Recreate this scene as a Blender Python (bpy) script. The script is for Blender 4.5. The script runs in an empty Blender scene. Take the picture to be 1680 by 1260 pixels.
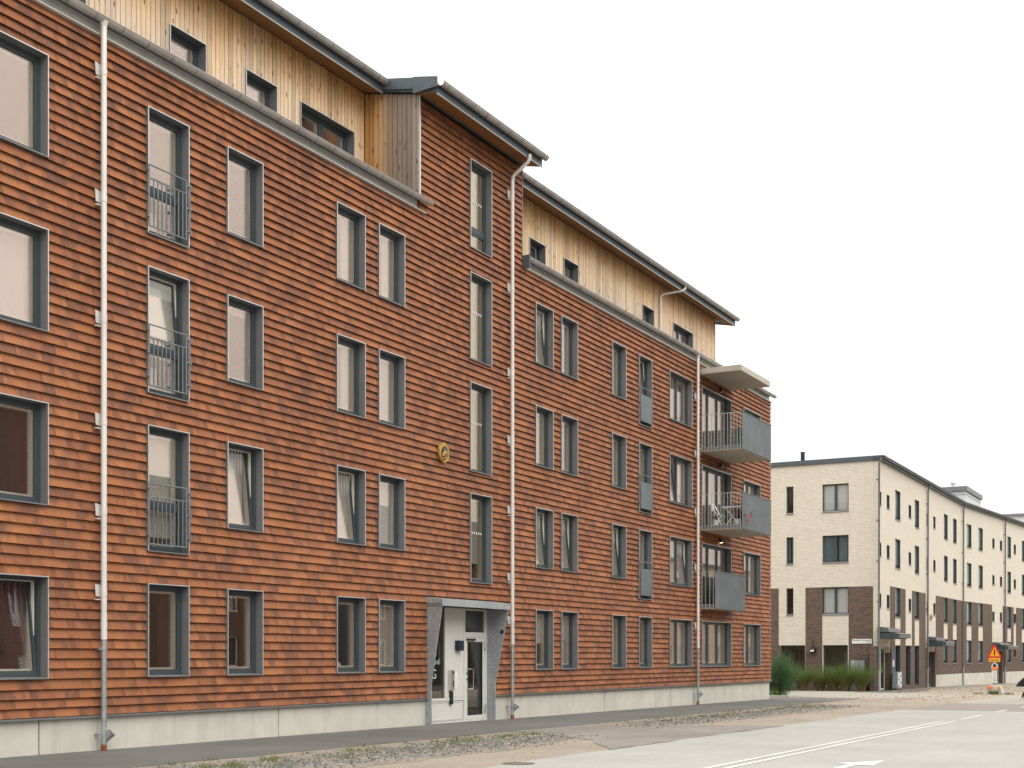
import bpy, bmesh, math, random
from mathutils import Vector, Matrix
R = math.radians
random.seed(7)
scene = bpy.context.scene
col = scene.collection
E = 1.6                                   # eye height: everything below is measured from the eye, lifted by E at the end

# ------------------------------------------------------------------ camera
cd = bpy.data.cameras.new('camera'); cam = bpy.data.objects.new('camera', cd); col.objects.link(cam)
cd.sensor_width = 36; cd.lens = 2200 / 1680 * 36; cd.shift_y = (1078 - 630) / 1680
cd.clip_start = 0.1; cd.clip_end = 3000
cam.location = (0, 0, 0); cam.rotation_euler = (R(90), 0, math.atan(1190 / 2200))
scene.camera = cam

# ------------------------------------------------------------------ sky, sun, exposure
SUN_EL, SUN_AZ = R(48), R(-28)           # azimuth measured from +X towards +Y
world = bpy.data.worlds.new('World'); scene.world = world; world.use_nodes = True
nt = world.node_tree; nt.nodes.clear()
def wn(t, **k):
    n = nt.nodes.new(t)
    for a, b in k.items(): setattr(n, a, b)
    return n
def wl(a, b): nt.links.new(a, b)
sky = wn('ShaderNodeTexSky', sky_type='NISHITA', sun_disc=False)
sky.sun_elevation = SUN_EL; sky.sun_rotation = R(90) - SUN_AZ
hs = wn('ShaderNodeHueSaturation'); hs.inputs['Saturation'].default_value = 0.12; hs.inputs['Value'].default_value = 0.1
wl(sky.outputs[0], hs.inputs['Color'])
tc = wn('ShaderNodeTexCoord'); sep = wn('ShaderNodeSeparateXYZ'); wl(tc.outputs['Generated'], sep.inputs[0])
pw = wn('ShaderNodeMath', operation='POWER'); mx = wn('ShaderNodeMath', operation='MAXIMUM'); mx.inputs[1].default_value = 0
wl(sep.outputs[2], mx.inputs[0]); wl(mx.outputs[0], pw.inputs[0]); pw.inputs[1].default_value = 1.0
ml = wn('ShaderNodeMath', operation='MULTIPLY_ADD'); wl(pw.outputs[0], ml.inputs[0]); ml.inputs[1].default_value = 1.86; ml.inputs[2].default_value = 0.96
ns = wn('ShaderNodeTexNoise'); ns.inputs['Scale'].default_value = 2.2; ns.inputs['Detail'].default_value = 5
mp = wn('ShaderNodeMapping'); mp.inputs['Scale'].default_value = (1, 1, 2.5); wl(tc.outputs['Generated'], mp.inputs[0]); wl(mp.outputs[0], ns.inputs[0])
nr = wn('ShaderNodeMapRange'); nr.inputs['To Min'].default_value = 0.965; nr.inputs['To Max'].default_value = 1.02
nr.inputs['From Min'].default_value = .3; nr.inputs['From Max'].default_value = .7
wl(ns.outputs[0], nr.inputs[0])
m2 = wn('ShaderNodeMath', operation='MULTIPLY'); wl(ml.outputs[0], m2.inputs[0]); wl(nr.outputs[0], m2.inputs[1])
tint = wn('ShaderNodeMix', data_type='RGBA', blend_type='MULTIPLY'); tint.inputs['Factor'].default_value = 1
tint.inputs['A'].default_value = (1.0, 0.992, 0.972, 1); wl(m2.outputs[0], tint.inputs['B'])
mixs = wn('ShaderNodeMix', data_type='RGBA'); mixs.inputs['Factor'].default_value = 0.12
wl(tint.outputs['Result'], mixs.inputs['A']); wl(hs.outputs[0], mixs.inputs['B'])
bg = wn('ShaderNodeBackground'); wl(mixs.outputs['Result'], bg.inputs[0]); bg.inputs[1].default_value = 1.0
wo = wn('ShaderNodeOutputWorld'); wl(bg.outputs[0], wo.inputs[0])

sd = bpy.data.lights.new('sun', 'SUN'); sd.energy = 1.5; sd.angle = R(50); sd.color = (1, .965, .9)
sun = bpy.data.objects.new('sun', sd); col.objects.link(sun); sun.location = (30, -10, 60)
sdir = Vector((math.cos(SUN_EL) * math.cos(SUN_AZ), math.cos(SUN_EL) * math.sin(SUN_AZ), math.sin(SUN_EL)))
sun.rotation_euler = sdir.to_track_quat('Z', 'Y').to_euler()

vs = scene.view_settings; vs.view_transform = 'Standard'; vs.look = 'None'; vs.exposure = 0; vs.gamma = 1; vs.use_curve_mapping = False
scene.render.engine = 'CYCLES'; cy = scene.cycles
cy.use_denoising = True; cy.max_bounces = 8; cy.diffuse_bounces = 3; cy.glossy_bounces = 4; cy.transparent_max_bounces = 12; cy.transmission_bounces = 4
cy.caustics_reflective = False; cy.caustics_refractive = False; cy.sample_clamp_indirect = 6
scene.render.film_transparent = False

# ------------------------------------------------------------------ materials
class NM:
    """small node-material builder"""
    def __init__(s, name):
        s.m = bpy.data.materials.new(name); s.m.use_nodes = True; s.t = s.m.node_tree; s.t.nodes.clear()
        s.out = s.n('ShaderNodeOutputMaterial')
    def n(s, typ, ins=None, **k):
        n = s.t.nodes.new(typ)
        for a, b in k.items(): setattr(n, a, b)
        for a, b in (ins or {}).items(): s.set(n.inputs[a], b)
        return n
    def set(s, sock, b):
        if isinstance(b, bpy.types.NodeSocket): s.t.links.new(b, sock)
        else:
            if isinstance(b, (tuple, list)) and len(b) == 3 and sock.type == 'RGBA': b = (*b, 1)
            sock.default_value = b
    def math(s, op, a, b=0., c=0.):
        n = s.n('ShaderNodeMath', operation=op); s.set(n.inputs[0], a); s.set(n.inputs[1], b); s.set(n.inputs[2], c); return n.outputs[0]
    def pos(s): return s.n('ShaderNodeNewGeometry').outputs['Position']
    def obj(s): return s.n('ShaderNodeTexCoord').outputs['Object']
    def mapv(s, v, scale=(1, 1, 1), loc=(0, 0, 0), rot=(0, 0, 0)):
        return s.n('ShaderNodeMapping', {'Vector': v, 'Scale': scale, 'Location': loc, 'Rotation': rot}).outputs[0]
    def noise(s, v, scale, detail=4, rough=.55, dist=0.):
        return s.n('ShaderNodeTexNoise', {'Vector': v, 'Scale': scale, 'Detail': detail, 'Roughness': rough, 'Distortion': dist}).outputs[0]
    def ramp(s, f, stops):
        n = s.n('ShaderNodeValToRGB', {'Fac': f}); e = n.color_ramp.elements
        while len(e) < len(stops): e.new(.5)
        for i, (p, c) in enumerate(stops):
            e[i].position = p; e[i].color = (*c, 1) if len(c) == 3 else c
        return n.outputs[0]
    def rng(s, f, a, b, c=0., d=1.): return s.n('ShaderNodeMapRange', {'Value': f, 'From Min': a, 'From Max': b, 'To Min': c, 'To Max': d}).outputs[0]
    def mix(s, f, a, b, mode='MIX'):
        n = s.n('ShaderNodeMix', data_type='RGBA', blend_type=mode); s.set(n.inputs['Factor'], f); s.set(n.inputs['A'], a); s.set(n.inputs['B'], b); return n.outputs['Result']
    def rand(s):
        g = s.n('ShaderNodeNewGeometry').outputs['Random Per Island']; o = s.n('ShaderNodeObjectInfo').outputs['Random']
        return s.math('FRACT', s.math('ADD', g, o))
    def bump(s, h, st=.3, d=.01): return s.n('ShaderNodeBump', {'Height': h, 'Strength': st, 'Distance': d}).outputs[0]
    def bsdf(s, color, rough=.6, metal=0., normal=None, spec=.5, **k):
        b = s.n('ShaderNodeBsdfPrincipled'); s.set(b.inputs['Base Color'], color); s.set(b.inputs['Roughness'], rough); s.set(b.inputs['Metallic'], metal)
        s.set(b.inputs['Specular IOR Level'], spec)
        if normal is not None: s.set(b.inputs['Normal'], normal)
        for a, v in k.items(): s.set(b.inputs[a], v)
        s.t.links.new(b.outputs[0], s.out.inputs[0]); return s.m

M = {}
def plain(name, c, rough=.55, metal=0., var=.08, scale=6., bump=0., spec=.4):
    k = NM(name); p = k.pos(); n = k.noise(p, scale, 5)
    c2 = k.mix(k.rng(n, .3, .7), tuple(x * (1 - var) for x in c), tuple(min(1, x * (1 + var)) for x in c))
    nm = k.bump(k.noise(p, scale * 12, 3), bump, .004) if bump else None
    M[name] = k.bsdf(c2, rough, metal, nm, spec); return M[name]

def m_tile():
    k = NM('tile'); p = k.pos(); r = k.rand()
    off = k.n('ShaderNodeCombineXYZ', {'X': k.math('MULTIPLY', r, 91.), 'Y': k.math('MULTIPLY', r, 57.), 'Z': k.math('MULTIPLY', r, 33.)}).outputs[0]
    v = k.n('ShaderNodeVectorMath', {0: p, 1: off}, operation='ADD').outputs[0]
    uv = k.n('ShaderNodeAttribute', attribute_name='tuv').outputs['Vector']
    fl = k.n('ShaderNodeVectorMath', {0: k.mapv(uv, (1.55, .42, 0), rot=(0, 0, R(20))), 1: off}, operation='ADD').outputs[0]
    flame = k.noise(fl, 1.0, 2.5, .45, .35)
    su = k.n('ShaderNodeSeparateXYZ', {0: uv}).outputs
    flame = k.math('ADD', flame, k.math('MULTIPLY', k.math('SUBTRACT', su[0], .45), k.math('MULTIPLY', k.math('SUBTRACT', k.math('FRACT', k.math('MULTIPLY', r, 7.3)), .3), .28)))
    base = k.ramp(r, [(0, (.245, .082, .029)), (.3, (.288, .097, .033)), (.6, (.312, .107, .036)), (.85, (.365, .130, .043)), (1, (.262, .09, .034))])
    dark = k.mix(.26, (.078, .036, .026), base, 'MIX')
    c = k.mix(k.rng(flame, .455, .60, 0, .88), base, dark)
    blm = k.math('MULTIPLY', k.rng(su[1], .15, .62), k.rng(k.noise(k.mapv(v, (1, 26, .8)), 1.2, 4, .65), .35, .7))
    c = k.mix(k.math('MULTIPLY', blm, .5), c, (.235, .155, .115))
    fine = k.noise(k.mapv(v, (1, 30, 10)), 1.5, 5, .7)
    c = k.mix(k.rng(fine, .3, .75, 0, .22), c, (.42, .17, .085))
    # pale lime bloom and tiny chips
    bl = k.noise(k.mapv(v, (1, 14, 3)), 1.0, 4, .6)
    c = k.mix(k.rng(bl, .58, .78, 0, .32), c, (.40, .25, .17))
    ch = k.noise(p, 17., 1)
    c = k.mix(k.rng(ch, .80, .82, 0, .55), c, (.55, .42, .33))
    wz = k.noise(k.mapv(p, (1, .55, .12)), 1.0, 4, .6)
    c = k.mix(k.rng(wz, .36, .66, 0, .42), c, k.mix(1, c, (.66, .60, .58), 'MULTIPLY'))
    wl_ = k.noise(k.mapv(p, (1, .25, .35)), 1.0, 3)
    c = k.mix(k.rng(wl_, .5, .72, 0, .35), c, k.mix(1, c, (1.22, 1.3, 1.42), 'MULTIPLY'))
    h = k.math('ADD', fine, k.math('MULTIPLY', k.noise(v, 9, 3), 1.5))
    M['tile'] = k.bsdf(c, .68, 0, k.bump(h, .35, .006), .35)
m_tile()

def m_wood(name, warm, mid, grey, mode):
    k = NM(name); p = k.pos(); r = k.rand()
    sp = k.n('ShaderNodeSeparateXYZ', {0: p})
    off = k.n('ShaderNodeCombineXYZ', {'X': k.math('MULTIPLY', r, 13.), 'Y': k.math('MULTIPLY', r, 7.), 'Z': k.math('MULTIPLY', r, 71.)}).outputs[0]
    v = k.n('ShaderNodeVectorMath', {0: p, 1: off}, operation='ADD').outputs[0]
    sc = (22, 22, .9) if mode != 'soffit' else (22, .9, 22)
    g = k.noise(k.mapv(v, sc), 1.2, 5, .6, .8)
    big = k.noise(k.mapv(p, (1, 1, 1.4)), .9, 4)
    if mode == 'attic':                       # weathering: silver grey low down where the rain reaches, fresh under the eaves
        z = k.math('ADD', sp.outputs[2], k.math('MULTIPLY', k.math('SUBTRACT', big, .5), 1.6))
        f = k.rng(z, E + 11.5, E + 13.75)
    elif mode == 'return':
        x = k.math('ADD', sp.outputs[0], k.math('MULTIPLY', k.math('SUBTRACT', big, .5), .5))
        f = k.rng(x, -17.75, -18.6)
    else: f = k.rng(big, .2, .8)
    c = k.ramp(f, [(0, grey), (.5, mid), (1, warm)])
    c = k.mix(k.rng(g, .35, .72, 0, .5), c, k.mix(1, c, (.62, .48, .36), 'MULTIPLY'))
    c = k.mix(1, c, k.ramp(r, [(0, (.72, .7, .7)), (.5, (1, 1, 1)), (1, (1.12, 1.08, 1.0))]), 'MULTIPLY')
    kv = k.mapv(v, (7, 7, 2.2)) if mode != 'soffit' else k.mapv(v, (7, 2.2, 7))
    vo = k.n('ShaderNodeTexVoronoi', {'Vector': kv, 'Scale': 1.0, 'Randomness': 1.0}).outputs['Distance']
    c = k.mix(k.rng(vo, .10, .19, .9, 0), c, (.15, .06, .022))
    ch = k.noise(k.mapv(v, (7, 7, 2.4), rot=(R(30), R(30), 0)) if mode != 'soffit' else k.mapv(v, (5, 3, 5)), 1.5, 2, .5, 1.5)
    c = k.mix(k.rng(k.math('ABSOLUTE', k.math('SUBTRACT', ch, .70)), .0, .02, .5, 0), c, (.20, .085, .03))
    M[name] = k.bsdf(c, .7, 0, k.bump(g, .25, .004), .3)
m_wood('attic_wood', (.60, .345, .135), (.80, .615, .425), (.75, .645, .535), 'attic')
m_wood('return_wood', (.66, .36, .115), (.54, .375, .225), (.36, .295, .245), 'return')
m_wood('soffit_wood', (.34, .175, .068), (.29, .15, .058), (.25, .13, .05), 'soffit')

def m_concrete(name, c, stain=.25, sc=1.):
    k = NM(name); p = k.pos()
    a = k.noise(p, 1.3 * sc, 6, .6); st = k.noise(k.mapv(p, (3, 3, .25)), 1.2 * sc, 5, .6); f = k.noise(p, 40, 3)
    cc = k.mix(k.rng(a, .3, .7), tuple(x * .88 for x in c), tuple(x * 1.08 for x in c))
    cc = k.mix(k.rng(st, .5, .75, 0, stain), cc, tuple(x * .55 for x in c))
    cc = k.mix(k.rng(f, .62, .75, 0, .35), cc, tuple(x * .6 for x in c))
    M[name] = k.bsdf(cc, .85, 0, k.bump(k.math('ADD', f, a), .2, .006), .25)
m_concrete('plinth_concrete', (.60, .572, .50), .35); m_concrete('slab_concrete', (.48, .44, .37), .15); m_concrete('kerb_concrete', (.55, .53, .49))

def m_brick(name, cols, mortar, bw=.25, bh=.075, mort=.012):
    k = NM(name); p = k.pos(); sp = k.n('ShaderNodeSeparateXYZ', {0: p})
    v = k.n('ShaderNodeCombineXYZ', {'X': k.math('ADD', sp.outputs[0], sp.outputs[1]), 'Y': sp.outputs[2]}).outputs[0]
    b = k.n('ShaderNodeTexBrick', {'Vector': v, 'Color1': (0, 0, 0), 'Color2': (1, 1, 1), 'Mortar': (.5, .5, .5), 'Scale': 1.0, 'Mortar Size': mort, 'Mortar Smooth': .2, 'Bias': 0., 'Brick Width': bw, 'Row Height': bh})
    c = k.ramp(b.outputs['Color'], [(i / (len(cols) - 1), x) for i, x in enumerate(cols)])
    n = k.noise(p, 3, 5); c = k.mix(k.rng(n, .3, .7, 0, .25), c, k.mix(1, c, (.75, .73, .7), 'MULTIPLY'))
    c = k.mix(b.outputs['Fac'], c, mortar)
    M[name] = k.bsdf(c, .85, 0, k.bump(k.math('SUBTRACT', 1., b.outputs['Fac']), .6, .01), .25)
m_brick('cream_brick', [(.70, .635, .535), (.75, .685, .58), (.80, .735, .63), (.73, .665, .56)], (.54, .48, .40))
m_brick('dark_brick', [(.075, .056, .047), (.13, .085, .064), (.17, .10, .07), (.095, .07, .058), (.21, .115, .075)], (.15, .125, .105))
m_brick('brown_brick', [(.09, .055, .04), (.14, .085, .06), (.11, .07, .052)], (.16, .14, .12))
m_brick('red_brick', [(.16, .06, .04), (.24, .09, .055), (.2, .075, .05)], (.2, .17, .15))

plain('frame_metal', (.052, .064, .07), .42, .0, .06)
plain('casing_metal', (.20, .205, .21), .45, .25, .06, 3)
plain('trim_metal', (.62, .63, .63), .35, .5, .05)
plain('gutter_zinc', (.40, .375, .345), .42, .35, .14, 2.)
plain('pipe_paint', (.66, .635, .60), .45, .1, .08, 2.)
plain('pipe_galv', (.36, .38, .38), .42, .5, .2, 7)
plain('white_flashing', (.66, .65, .62), .4, .2, .08)
plain('dark_roof_metal', (.09, .108, .122), .45, .2, .1, 3)
plain('sash_cream', (.82, .78, .67), .5, 0, .03)
plain('door_white', (.66, .65, .61), .45, 0, .04, 3)
plain('plaster', (.55, .5, .43), .9, 0, .05); plain('interior_floor', (.24, .18, .12), .6)
plain('black_plastic', (.012, .013, .015), .4); plain('dark_blue_box', (.012, .018, .035), .35)
plain('chrome', (.68, .68, .68), .22, .9)
plain('wall_membrane', (.03, .028, .026), .9); plain('board_back', (.24, .12, .05), .85)
plain('white_paint', (.78, .77, .74), .5, 0, .05); plain('shadow_gap', (.02, .02, .02), .9)
plain('gold', (.50, .31, .065), .45, .3, .3, 30); plain('emblem_blue', (.02, .03, .07), .4)
plain('copper_rust', (.22, .07, .03), .8, 0, .3, 20)
plain('rail_metal', (.19, .215, .225), .45, .4, .1, 8)
plain('dark_canopy', (.12, .125, .132), .45, .2, .08, 4); plain('galv_bar', (.46, .47, .46), .45, .3, .1, 8); plain('vent_white', (.7, .7, .7), .5); plain('pale_panel', (.62, .64, .64), .5, .1, .05, 2); plain('far_white', (.62, .62, .6), .8)
plain('sign_red', (.55, .02, .015), .4); plain('sign_amber', (.85, .36, .01), .4); plain('sign_orange', (.8, .2, .05), .5)
plain('skin', (.5, .3, .21), .6); plain('black_cloth', (.010, .011, .015), .85, 0, .2, 20, .3); plain('shoe_white', (.7, .7, .68), .6)
plain('terracotta', (.45, .16, .08), .8); plain('pot_white', (.7, .69, .65), .5); plain('petal_pink', (.65, .01, .07), .6); plain('hair', (.03, .02, .015), .8)
plain('wall_paint_grey', (.14, .147, .152), .6); plain('sticker_mix', (.6, .6, .58), .5, 0, .4, 60)
plain('poster_blue', (.04, .16, .28), .5, 0, .3, 20); plain('cabinet_galv', (.32, .36, .36), .42, .4, .15, 8)
plain('dark_grey_board', (.06, .065, .075), .5, 0, .3, 10); plain('trouser_pale', (.6, .6, .56), .7)

def m_galv():
    k = NM('galvanised'); p = k.pos()
    v = k.n('ShaderNodeTexVoronoi', {'Vector': p, 'Scale': 28.}).outputs['Color']; n = k.noise(p, 2.2, 5); n2 = k.noise(p, 26, 4, .65)
    bw = k.n('ShaderNodeRGBToBW', {0: v}).outputs[0]
    c = k.ramp(k.math('ADD', k.math('MULTIPLY', bw, .35), k.math('ADD', k.math('MULTIPLY', n, .35), k.math('MULTIPLY', n2, .45))), [(.3, (.24, .26, .265)), (.55, (.35, .375, .38)), (.85, (.50, .52, .52))])
    M['galvanised'] = k.bsdf(c, .5, .35, k.bump(n2, .1, .003), .4)
m_galv()
def m_panel():
    k = NM('perforated_panel'); p = k.pos(); n = k.noise(p, 1.5, 5); n2 = k.noise(k.mapv(p, (30, 30, 60)), 1., 2)
    c = k.mix(k.rng(n, .3, .7), (.145, .163, .170), (.20, .220, .226)); c = k.mix(k.rng(n2, .5, .6, 0, .35), c, (.07, .08, .085))
    M['perforated_panel'] = k.bsdf(c, .5, .35, None, .4)
m_panel()

def m_glass(name, refl=.16, tintc=(1.0, .86, .74), trans=(.95, .965, .955)):
    k = NM(name)
    fr = k.n('ShaderNodeFresnel', {'IOR': 1.5}).outputs[0]
    f = k.math('MINIMUM', k.math('ADD', k.math('MULTIPLY', fr, .5), refl), .9)
    wob = k.bump(k.noise(k.pos(), .7, 2), .03, .02)
    g = k.n('ShaderNodeBsdfGlossy', {'Color': tintc, 'Roughness': .006, 'Normal': wob}); t = k.n('ShaderNodeBsdfTransparent', {'Color': trans})
    mx = k.n('ShaderNodeMixShader', {0: f, 1: t.outputs[0], 2: g.outputs[0]}); k.t.links.new(mx.outputs[0], k.out.inputs[0]); M[name] = k.m
m_glass('glass', .062, (1, .86, .78), (.985, .99, .985)); m_glass('stair_glass', .15, (1, .87, .72)); m_glass('door_glass', .05, (.95, .95, .92), (.62, .62, .58)); m_glass('shop_glass', .045, (.95, .95, .92), (.86, .9, .86)); m_glass('far_glass', .05, (.85, .93, .97), (.97, .985, .985))
def m_cloth(name, c, tr=.35):
    k = NM(name); p = k.pos(); n = k.noise(k.mapv(p, (40, 40, 40)), 1., 2)
    cc = k.mix(n, tuple(x * .93 for x in c), c)
    d = k.n('ShaderNodeBsdfDiffuse', {'Color': cc}); t = k.n('ShaderNodeBsdfTranslucent', {'Color': cc}); mx = k.n('ShaderNodeMixShader', {0: tr, 1: d.outputs[0], 2: t.outputs[0]})
    k.t.links.new(mx.outputs[0], k.out.inputs[0]); M[name] = k.m
m_cloth('curtain_white', (.86, .84, .78)); m_cloth('blind_pale', (.80, .84, .78), .2); m_cloth('curtain_plum', (.12, .06, .07)); m_cloth('blind_beige', (.8, .68, .54), .3); m_cloth('blind_white', (.9, .9, .87), .04); m_cloth('curtain_blue', (.35, .5, .55))

def m_ground():
    def speck(name, base, dark, light, big=.35, rough=.9, bs=.3, s1=55., s2=160., light_amt=.5):
        k = NM(name); p = k.pos(); a = k.noise(p, .35, 6, .6); b = k.noise(p, s1, 4, .7); c2 = k.noise(p, s2, 2, .6); w = k.noise(k.mapv(p, (3, .35, 1)), 1., 5, .6)
        c = k.mix(k.rng(a, .3, .7), tuple(x * (1 - big * .5) for x in base), tuple(x * (1 + big * .4) for x in base))
        c = k.mix(k.rng(w, .45, .7, 0, big * .6), c, dark)
        c = k.mix(k.rng(b, .52, .72, 0, .6), c, dark); c = k.mix(k.rng(c2, .55, .75, 0, light_amt), c, light)
        M[name] = k.bsdf(c, rough, 0, k.bump(k.math('ADD', b, c2), bs, .01), .25)
    speck('sand', (.335, .285, .23), (.19, .155, .125), (.44, .39, .335), .3, bs=.6, s1=22., s2=70.)
    speck('pavement_asphalt', (.15, .141, .132), (.09, .084, .078), (.235, .223, .21), .45)
    speck('road_asphalt', (.37, .36, .335), (.24, .233, .215), (.50, .49, .46), .24, s1=16., s2=48., light_amt=.7)
    speck('drive_asphalt', (.265, .24, .21), (.17, .155, .14), (.35, .32, .28), .5)
    speck('pink_asphalt', (.265, .232, .20), (.19, .165, .15), (.34, .30, .27), .15)
    speck('side_street', (.34, .31, .265), (.23, .205, .18), (.42, .39, .345), .25)
    speck('road_paint', (.62, .61, .57), (.42, .41, .38), (.70, .69, .65), .2)
    speck('iron_cover', (.17, .145, .125), (.09, .08, .07), (.25, .22, .19), .3)
m_ground()
def m_stone():
    k = NM('gravel_stone'); r = k.rand()
    c = k.ramp(r, [(0, (.08, .08, .082)), (.25, (.15, .147, .142)), (.5, (.22, .207, .19)), (.75, (.12, .118, .115)), (.9, (.32, .28, .23)), (1, (.42, .4, .38))])
    M['gravel_stone'] = k.bsdf(c, .85, 0, None, .3)
    k = NM('sand_stone'); r = k.rand()
    c = k.ramp(r, [(0, (.25, .18, .12)), (.4, (.36, .26, .17)), (.7, (.42, .33, .24)), (1, (.5, .44, .37))]); M['sand_stone'] = k.bsdf(c, .9, 0, None, .2)
m_stone()
def m_leaf(name, a, b, tipdry=None):
    k = NM(name); r = k.rand(); c = k.mix(r, a, b)
    if tipdry:
        z = k.n('ShaderNodeSeparateXYZ', {0: k.obj()}).outputs[2]
        c = k.mix(k.rng(k.math('ADD', z, k.math('MULTIPLY', r, .4)), .3, 1.05, .9, 0), c, tipdry)
    d = k.n('ShaderNodeBsdfPrincipled', {'Base Color': c, 'Roughness': .55, 'Specular IOR Level': .3}); t = k.n('ShaderNodeBsdfTranslucent', {'Color': c})
    mx = k.n('ShaderNodeMixShader', {0: .3, 1: d.outputs[0], 2: t.outputs[0]}); k.t.links.new(mx.outputs[0], k.out.inputs[0]); M[name] = k.m
m_leaf('shrub_leaf', (.045, .115, .045), (.12, .22, .095)); m_leaf('grass_blade', (.07, .135, .028), (.165, .24, .055), (.30, .21, .10))
m_leaf('weed', (.08, .12, .02), (.2, .22, .05)); m_leaf('herb', (.05, .13, .015), (.13, .26, .03)); m_leaf('pot_leaf', (.02, .06, .02), (.06, .13, .04)); plain('bark', (.09, .06, .04), .9)
def m_lamp():
    k = NM('lit_lamp'); e = k.n('ShaderNodeEmission', {'Color': (1, .72, .35, 1), 'Strength': 6.}); k.t.links.new(e.outputs[0], k.out.inputs[0]); M['lit_lamp'] = k.m
m_lamp()

# ------------------------------------------------------------------ mesh helpers
WL = {}                                     # world location of each object
def setp(o, label=None, cat=None, group=None, kind=None):
    if label: o['label'] = label
    if cat: o['category'] = cat
    if group: o['group'] = group
    if kind: o['kind'] = kind
    return o
def place(o, parent, loc):
    col.objects.link(o); loc = Vector(loc); WL[o.name] = loc
    if parent is not None: o.parent = parent; o.location = loc - WL[parent.name]
    else: o.location = loc
    return o
def empty(name, loc, **k):
    o = bpy.data.objects.new(name, None); o.empty_display_size = .3; place(o, None, loc); return setp(o, **k)
def copy_of(o, parent, loc):
    c = o.copy(); c.parent = None; return place(c, parent, loc)
class MB:
    def __init__(s, P=None): s.v = []; s.f = []; s.P = P
    def add(s, vs, fs):
        b = len(s.v); s.v += [s.P(*v) if s.P else v for v in vs]; s.f += [tuple(b + i for i in f) for f in fs]; return s
    def box(s, a0, a1, b0, b1, c0, c1):
        return s.add([(a, b, c) for a in (a0, a1) for b in (b0, b1) for c in (c0, c1)], [(0, 1, 3, 2), (4, 6, 7, 5), (0, 4, 5, 1), (2, 3, 7, 6), (0, 2, 6, 4), (1, 5, 7, 3)])
    def ring(s, s0, s1, z0, z1, w, d0, d1):
        """frame with four butted bars in (s, d, z)"""
        s.box(s0, s0 + w, d0, d1, z0, z1); s.box(s1 - w, s1, d0, d1, z0, z1); s.box(s0 + w, s1 - w, d0, d1, z0, z0 + w); s.box(s0 + w, s1 - w, d0, d1, z1 - w, z1); return s
    def prism(s, poly, f0, f1):
        """poly: list of 2-tuples; f0, f1 map a 2-tuple to 3D end caps"""
        n = len(poly); return s.add([f0(*p) for p in poly] + [f1(*p) for p in poly], [tuple(range(n))[::-1], tuple(range(n, 2 * n))] + [(i, (i + 1) % n, n + (i + 1) % n, n + i) for i in range(n)])
    def tube(s, pts, r, n=10, cap=True):
        pts = [Vector(p) for p in pts]; rr = r if isinstance(r, (list, tuple)) else [r] * len(pts); vs = []; fs = []; up = None
        for i, p in enumerate(pts):
            a = pts[max(i - 1, 0)]; b = pts[min(i + 1, len(pts) - 1)]; t = (b - a).normalized()
            if up is None: up = Vector((0, 0, 1)) if abs(t.z) < .9 else Vector((1, 0, 0))
            x = t.cross(up).normalized(); up = x.cross(t).normalized()
            vs += [tuple(p + rr[i] * (math.cos(2 * math.pi * j / n) * x + math.sin(2 * math.pi * j / n) * up)) for j in range(n)]
        for i in range(len(pts) - 1):
            fs += [(i * n + j, i * n + (j + 1) % n, (i + 1) * n + (j + 1) % n, (i + 1) * n + j) for j in range(n)]
        if cap: fs += [tuple(range(n))[::-1], tuple(range((len(pts) - 1) * n, len(pts) * n))]
        return s.add(vs, fs)
    def lathe(s, prof, c, n=16):
        vs = []; fs = []
        for r, z in prof: vs += [(c[0] + r * math.cos(2 * math.pi * j / n), c[1] + r * math.sin(2 * math.pi * j / n), c[2] + z) for j in range(n)]
        for i in range(len(prof) - 1): fs += [(i * n + j, i * n + (j + 1) % n, (i + 1) * n + (j + 1) % n, (i + 1) * n + j) for j in range(n)]
        fs += [tuple(range(n))[::-1], tuple(range((len(prof) - 1) * n, len(prof) * n))]
        return s.add(vs, fs)
    def build(s, name, mat, parent=None, smooth=False, origin=None, recalc=True, xf=None, bevel=0, **k):
        v = [Vector(p) for p in s.v]
        if xf: v = [xf(p) for p in v]
        if origin is None:
            xs = [p.x for p in v]; ys = [p.y for p in v]; zs = [p.z for p in v]
            origin = Vector(((min(xs) + max(xs)) / 2, (min(ys) + max(ys)) / 2, min(zs)))
        origin = Vector(origin); me = bpy.data.meshes.new(name); me.from_pydata([tuple(p - origin) for p in v], [], s.f)
        if recalc or bevel:
            bm = bmesh.new(); bm.from_mesh(me)
            if recalc: bmesh.ops.recalc_face_normals(bm, faces=bm.faces)
            if bevel: bmesh.ops.bevel(bm, geom=list(bm.edges), offset=bevel, segments=2, affect='EDGES', clamp_overlap=True)
            bm.to_mesh(me); bm.free()
        me.materials.append(M[mat] if isinstance(mat, str) else mat)
        if smooth:
            me.polygons.foreach_set('use_smooth', [True] * len(me.polygons))
            try: me.set_sharp_from_angle(angle=R(40))
            except Exception: pass
        me.update()
        o = bpy.data.objects.new(name, me); place(o, parent, origin); return setp(o, **k)
def rsub(rects, holes):
    """subtract axis-aligned rectangles (a0,a1,b0,b1)"""
    for h in holes:
        out = []
        for r in rects:
            a0, a1, b0, b1 = r
            if h[1] <= a0 or h[0] >= a1 or h[3] <= b0 or h[2] >= b1: out.append(r); continue
            x0, x1 = max(a0, h[0]), min(a1, h[1])
            if h[0] > a0: out.append((a0, h[0], b0, b1))
            if h[1] < a1: out.append((h[1], a1, b0, b1))
            if h[2] > b0: out.append((x0, x1, b0, h[2]))
            if h[3] < b1: out.append((x0, x1, h[3], b1))
        rects = out
    return rects
def gz(Y):
    Yc = max(0, min(Y, 140)); z = -1.56 - .0031 * Yc - .000013 * Yc * Yc
    if Y > 140: z -= .0067 * (Y - 140) * max(0, 1 - (Y - 140) / 800)
    return z
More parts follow.
